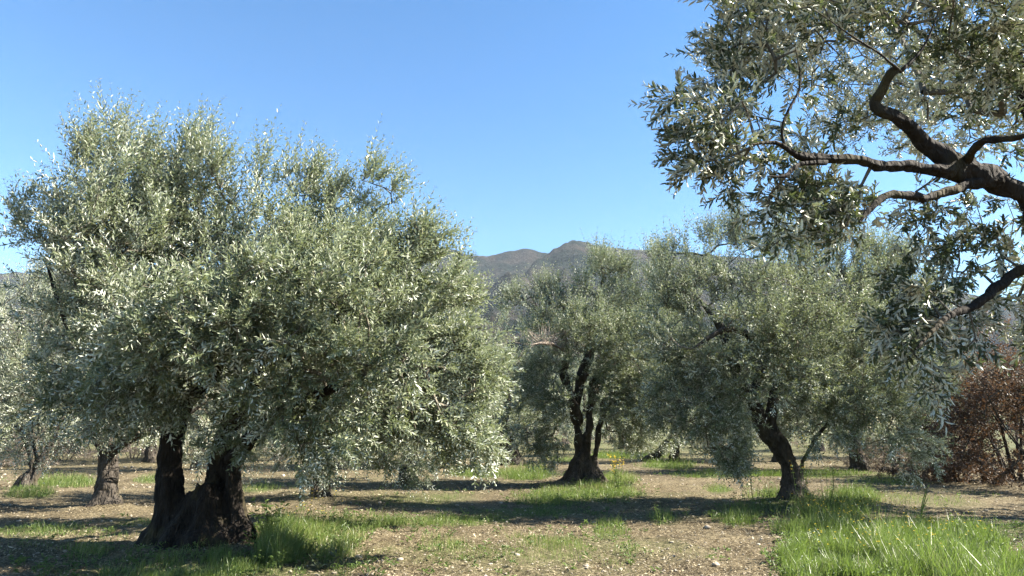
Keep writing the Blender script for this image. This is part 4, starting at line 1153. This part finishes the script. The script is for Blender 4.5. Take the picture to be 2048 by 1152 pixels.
# ------------------------------------------------------------------ litter and stones on the soil
def build_litter():
    rng = np.random.default_rng(5)
    n = 90000
    py = 875 + (1185 - 875) * rng.random(n) ** 0.75
    px = rng.uniform(-60, 2110, n)
    x, y = on_ground(px, py)
    k = (y < 60) & (fbm(x * .7, y * .7, None, 3, 71) + rng.normal(0, .25, n) > -.12); x, y = x[k], y[k]; n = len(x)
    z = ground_h(x, y) + rng.uniform(.002, .018, n)
    a = rng.uniform(0, 2 * np.pi, n)
    d = np.stack([np.cos(a), np.sin(a), rng.normal(0, .35, n)], 1)
    nm = np.stack([rng.normal(0, .5, n), rng.normal(0, .5, n), np.ones(n)], 1)
    sc_ = np.clip(y / 12, .8, 2.5)
    v, F, _ = leaves(np.stack([x, y, z], 1), d, nm, rng.lognormal(-3.05, .38, n) * sc_, rng.lognormal(-4.5, .45, n) * sc_, rng)
    link('leaf_litter', mesh_np('leaf_litter', v, F, {'rnd': np.clip(rng.normal(.5, .27, n), 0, 1)}), M_LITTER, kind='stuff',
         label='dry fallen leaves and straw strewn over the soil', category='leaf litter')
build_litter()

def stone_mesh(rng, sub=1):
    import bmesh
    bm = bmesh.new(); bmesh.ops.create_icosphere(bm, subdivisions=sub, radius=1)
    v = np.array([p.co for p in bm.verts]); f = np.array([[q.index for q in fc.verts] for fc in bm.faces]); bm.free()
    nz = fbm(v[:, 0] * 1.3 + rng.uniform(0, 50), v[:, 1] * 1.3, v[:, 2] * 1.3, 2, int(rng.integers(1e3)))
    v = v * (1 + .45 * nz)[:, None]
    return v * np.array([1, .8, .55]), f
m_, nt, out = new_mat('limestone')
tc = N(nt, 'ShaderNodeTexCoord'); nn = N(nt, 'ShaderNodeTexNoise', Scale=9.0, Detail=6.0)
nt.links.new(tc.outputs['Object'], nn.inputs['Vector'])
rp = ramp(nt, [(.3, (.17, .14, .10)), (.55, (.30, .26, .20)), (.75, (.46, .42, .35))]); nt.links.new(nn.outputs['Fac'], rp.inputs[0])
p = N(nt, 'ShaderNodeBsdfPrincipled'); p.inputs['Roughness'].default_value = .9
nt.links.new(rp.outputs[0], p.inputs['Base Color']); nt.links.new(p.outputs[0], out.inputs[0])
M_STONE = m_
def build_stones():
    rng = np.random.default_rng(6)
    protos = [stone_mesh(rng) for _ in range(6)]
    n = 5200
    py = 885 + (1180 - 885) * rng.random(n) ** .8; px = rng.uniform(-40, 2090, n)
    x, y = on_ground(px, py)
    k = (y < 45) & (fbm(x * .5, y * .5, None, 2, 4) > -.3); x, y = x[k], y[k]; n = len(x)
    parts = []
    s = np.clip(rng.lognormal(-4.35, .45, n), .006, .04) * np.clip(y / 12, .8, 2.2)
    for q in range(n):
        v, f = protos[q % 6]
        a = rng.uniform(0, 6.28); c, s_ = math.cos(a), math.sin(a)
        M = np.array([[c, -s_, 0], [s_, c, 0], [0, 0, 1]])
        parts.append((v @ M.T * s[q], f))
    z = ground_h(x, y)
    vs_ = np.vstack([pp[0] + np.array([x[q], y[q], z[q] + s[q] * .15]) for q, pp in enumerate(parts)])
    nv = len(protos[0][0])
    fs_ = np.vstack([pp[1] + nv * q for q, pp in enumerate(parts)])
    link('gravel', mesh_np('gravel', vs_, fs_), M_STONE, kind='stuff', label='small pale pebbles scattered over the brown soil', category='gravel')
    for q, (px, py, sz, lab) in enumerate([
        (1034, 1118, 6.5, 'pale rounded stone lying on the sunlit soil in the bottom centre'),
        (1172, 1136, 7, 'cream stone at the bottom edge right of the centre stone'),
        (718, 1118, 8, 'flat pale stone on the soil beside the dark thistle'),
        (1432, 1135, 8, 'whitish stone at the bottom near the left side of the lush grass'),
        (1415, 1056, 7, 'small grey-white stone in the shadow edge left of the bent trunk'),
        (800, 1128, 6.5, 'little ochre stone at the bottom between the thistle and the centre stone')]):
        x, y = on_ground(px, py); x, y = float(x), float(y)
        v, f = stone_mesh(rng, 2)
        k = sz * y / FPX
        me = mesh_np('stone', v * k, f, smooth=True)
        o = link('stone', me, M_STONE, label=lab, category='stone', group='loose pale stones on the soil')
        o.location = (x, y, float(ground_h(x, y)) + k * .25); o.rotation_euler = (0, 0, q * 1.3)
build_stones()

# ------------------------------------------------------------------ single weeds and flowers
def build_flowers():
    rng = np.random.default_rng(15)
    spots = [(1690, 1050, 90, 30, 110), (1800, 1045, 40, 12, 45), (1640, 1040, 70, 30, 40), (1850, 1100, 150, 35, 60), (1760, 1130, 180, 30, 50), (600, 1060, 60, 20, 30), (640, 1035, 40, 12, 14)]
    P, Hh = [], []
    for cx, cy_, rx, ry, n in spots:
        a = rng.uniform(0, 6.28, n); r_ = np.sqrt(rng.random(n))
        x, y = on_ground(cx + rx * r_ * np.cos(a), cy_ + ry * r_ * np.sin(a))
        P.append(np.stack([x, y], 1)); Hh.append(rng.uniform(.24, .42, n))
    P = np.vstack(P); Hh = np.concatenate(Hh); n = len(P)
    g = ground_h(P[:, 0], P[:, 1])
    top = np.stack([P[:, 0] + rng.normal(0, .03, n), P[:, 1] + rng.normal(0, .03, n), g + Hh], 1)
    k = 5
    a = np.tile(np.arange(k) * 2 * np.pi / k, n)
    pos = np.repeat(top, k, 0)
    d = np.stack([np.cos(a), np.sin(a), np.full(n * k, .35)], 1)
    v, F, _ = leaves(pos, d, np.tile([[0, 0, 1.0]], (n * k, 1)), np.full(n * k, .014), np.full(n * k, .013), rng)
    root = thing('yellow_wildflowers', 'tiny yellow wildflowers dotted through the tall bright grass', 'wildflowers')
    root['kind'] = 'stuff'
    link('petals', mesh_np('petals', v, F, {'rnd': rng.random(n * k)}), M_YELLOW, root, kind='stuff')
    base = np.stack([P[:, 0], P[:, 1], g], 1)
    v, f = sticks(base, top, np.full(n, .002), np.full(n, .0012), 3)
    link('stems', mesh_np('stems', v, f, {'rnd': np.full(len(f), .5)}), M_WEED, root, kind='stuff')
build_flowers()

def weed(name, label, cat, px, py, height, stems, seed, leafL, leafW, mat, leaf_n=10, spread=.15, flower=None, group=None, lean=(0, 0), stem_r=.004, tipw=.5):
    rng = np.random.default_rng(seed)
    x, y = on_ground(px, py); x, y = float(x), float(y)
    g = float(ground_h(x, y))
    t = thing(name, label, cat, (x, y, g), group)
    pos, d, nm, fp = [], [], [], []
    for q in range(stems):
        a = rng.uniform(0, 6.28); s_ = rng.uniform(.2, 1) * spread
        h = height * (rng.uniform(.65, 1) if q else 1)
        p0 = np.array([x + math.cos(a) * .02, y + math.sin(a) * .02, g - .02])
        p2 = p0 + np.array([math.cos(a) * s_ + lean[0], math.sin(a) * s_ + lean[1], h])
        p1 = (p0 + p2) / 2 + rng.normal(size=3) * .03 * h
        Ps, rs = spline([p0, p1, p2], [stem_r, stem_r * .8, stem_r * .35], h / 10)
        v, f = tube(Ps, rs, 6, seed + q, .05, .05)
        child('stem', t, v, f, mat, {'rnd': np.full(len(f), .6)}, smooth=True)
        for k in range(leaf_n):
            u = (k + .8) / leaf_n; i = min(int(u * (len(Ps) - 1)), len(Ps) - 1)
            b = rng.uniform(0, 6.28)
            pos.append(Ps[i]); d.append((math.cos(b), math.sin(b), rng.uniform(.1, .9))); nm.append((rng.normal() * .3, rng.normal() * .3, 1))
        fp.append(p2)
    m = len(pos)
    v, F, k = leaves(np.array(pos), np.array(d, float), np.array(nm, float), leafL * rng.uniform(.6, 1.2, m), leafW * rng.uniform(.7, 1.2, m), rng, True, .15)
    child('leaves', t, v, F, mat, {'rnd': np.repeat(rng.random(m), k)}, kind='stuff')
    if flower is not None:
        fmat, fs, fn = flower
        fp = np.repeat(np.array(fp), fn, 0) + rng.normal(size=(len(fp) * fn, 3)) * np.array([.03, .03, .07]) - np.array([0, 0, .06])
        a = rng.uniform(0, 6.28, len(fp) * 4)
        v, F, k = leaves(np.repeat(fp, 4, 0), np.stack([np.cos(a), np.sin(a), np.full(len(a), .4)], 1), np.tile([[0, 0, 1.]], (len(a), 1)), np.full(len(a), fs), np.full(len(a), fs * .9), rng)
        child('petals', t, v, F, fmat, {'rnd': rng.random(len(F))}, kind='stuff')
    return t
weed('mustard_plant', 'yellow-flowered wild mustard growing beside the roots of the middle tree', 'plant', 1238, 985, .85, 7, 61, .10, .035, M_WEED, 9, .28, (M_YELLOW, .03, 10), stem_r=.008)
weed('leafy_weed', 'bushy green weed at the right foot of the big double trunk', 'plant', 540, 1095, .62, 14, 62, .08, .045, M_WEED, 12, .32)
weed('thistle', 'small dark thistle silhouetted at the bottom beside the shadow edge', 'plant', 645, 1138, .20, 6, 63, .10, .032, M_DARKWEED, 5, .14)
weed('tall_weed', 'tall pale green forked stalk standing alone in the shade at the right', 'plant', 1838, 1050, .70, 3, 64, .07, .018, M_WEED, 5, .18, stem_r=.011, lean=(.10, 0))
weed('tall_weed', 'thin brownish stalk with an orange leaf beside the bent trunk', 'plant', 1655, 1030, .95, 5, 65, .06, .014, M_WEED, 6, .16, (M_ORANGE, .035, 2), stem_r=.005, lean=(.08, 0))
weed('sucker_shoot', 'upright leafy sucker shoots with yellow bloom in front of the bent trunk', 'plant', 1608, 1045, 1.35, 6, 66, .055, .014, M_WEED, 24, .16, (M_YELLOW, .02, 3), stem_r=.004)
weed('leafy_weed', 'airy weed stalks left of the bent trunk in the shade', 'plant', 1515, 1035, .85, 8, 67, .05, .012, M_WEED, 10, .30)
weed('leafy_weed', 'feathery weeds at the far bottom right among the tall grass', 'plant', 1960, 1108, .45, 7, 68, .05, .014, M_WEED, 8, .30)
weed('leafy_weed', 'green weed tuft at the edge of the shade left of centre', 'plant', 830, 1063, .32, 7, 69, .09, .02, M_WEED, 5, .16)
weed('leafy_weed', 'small upright weed between the bare soil and the shade band in the middle', 'plant', 1318, 1050, .38, 4, 70, .06, .014, M_WEED, 7, .08)
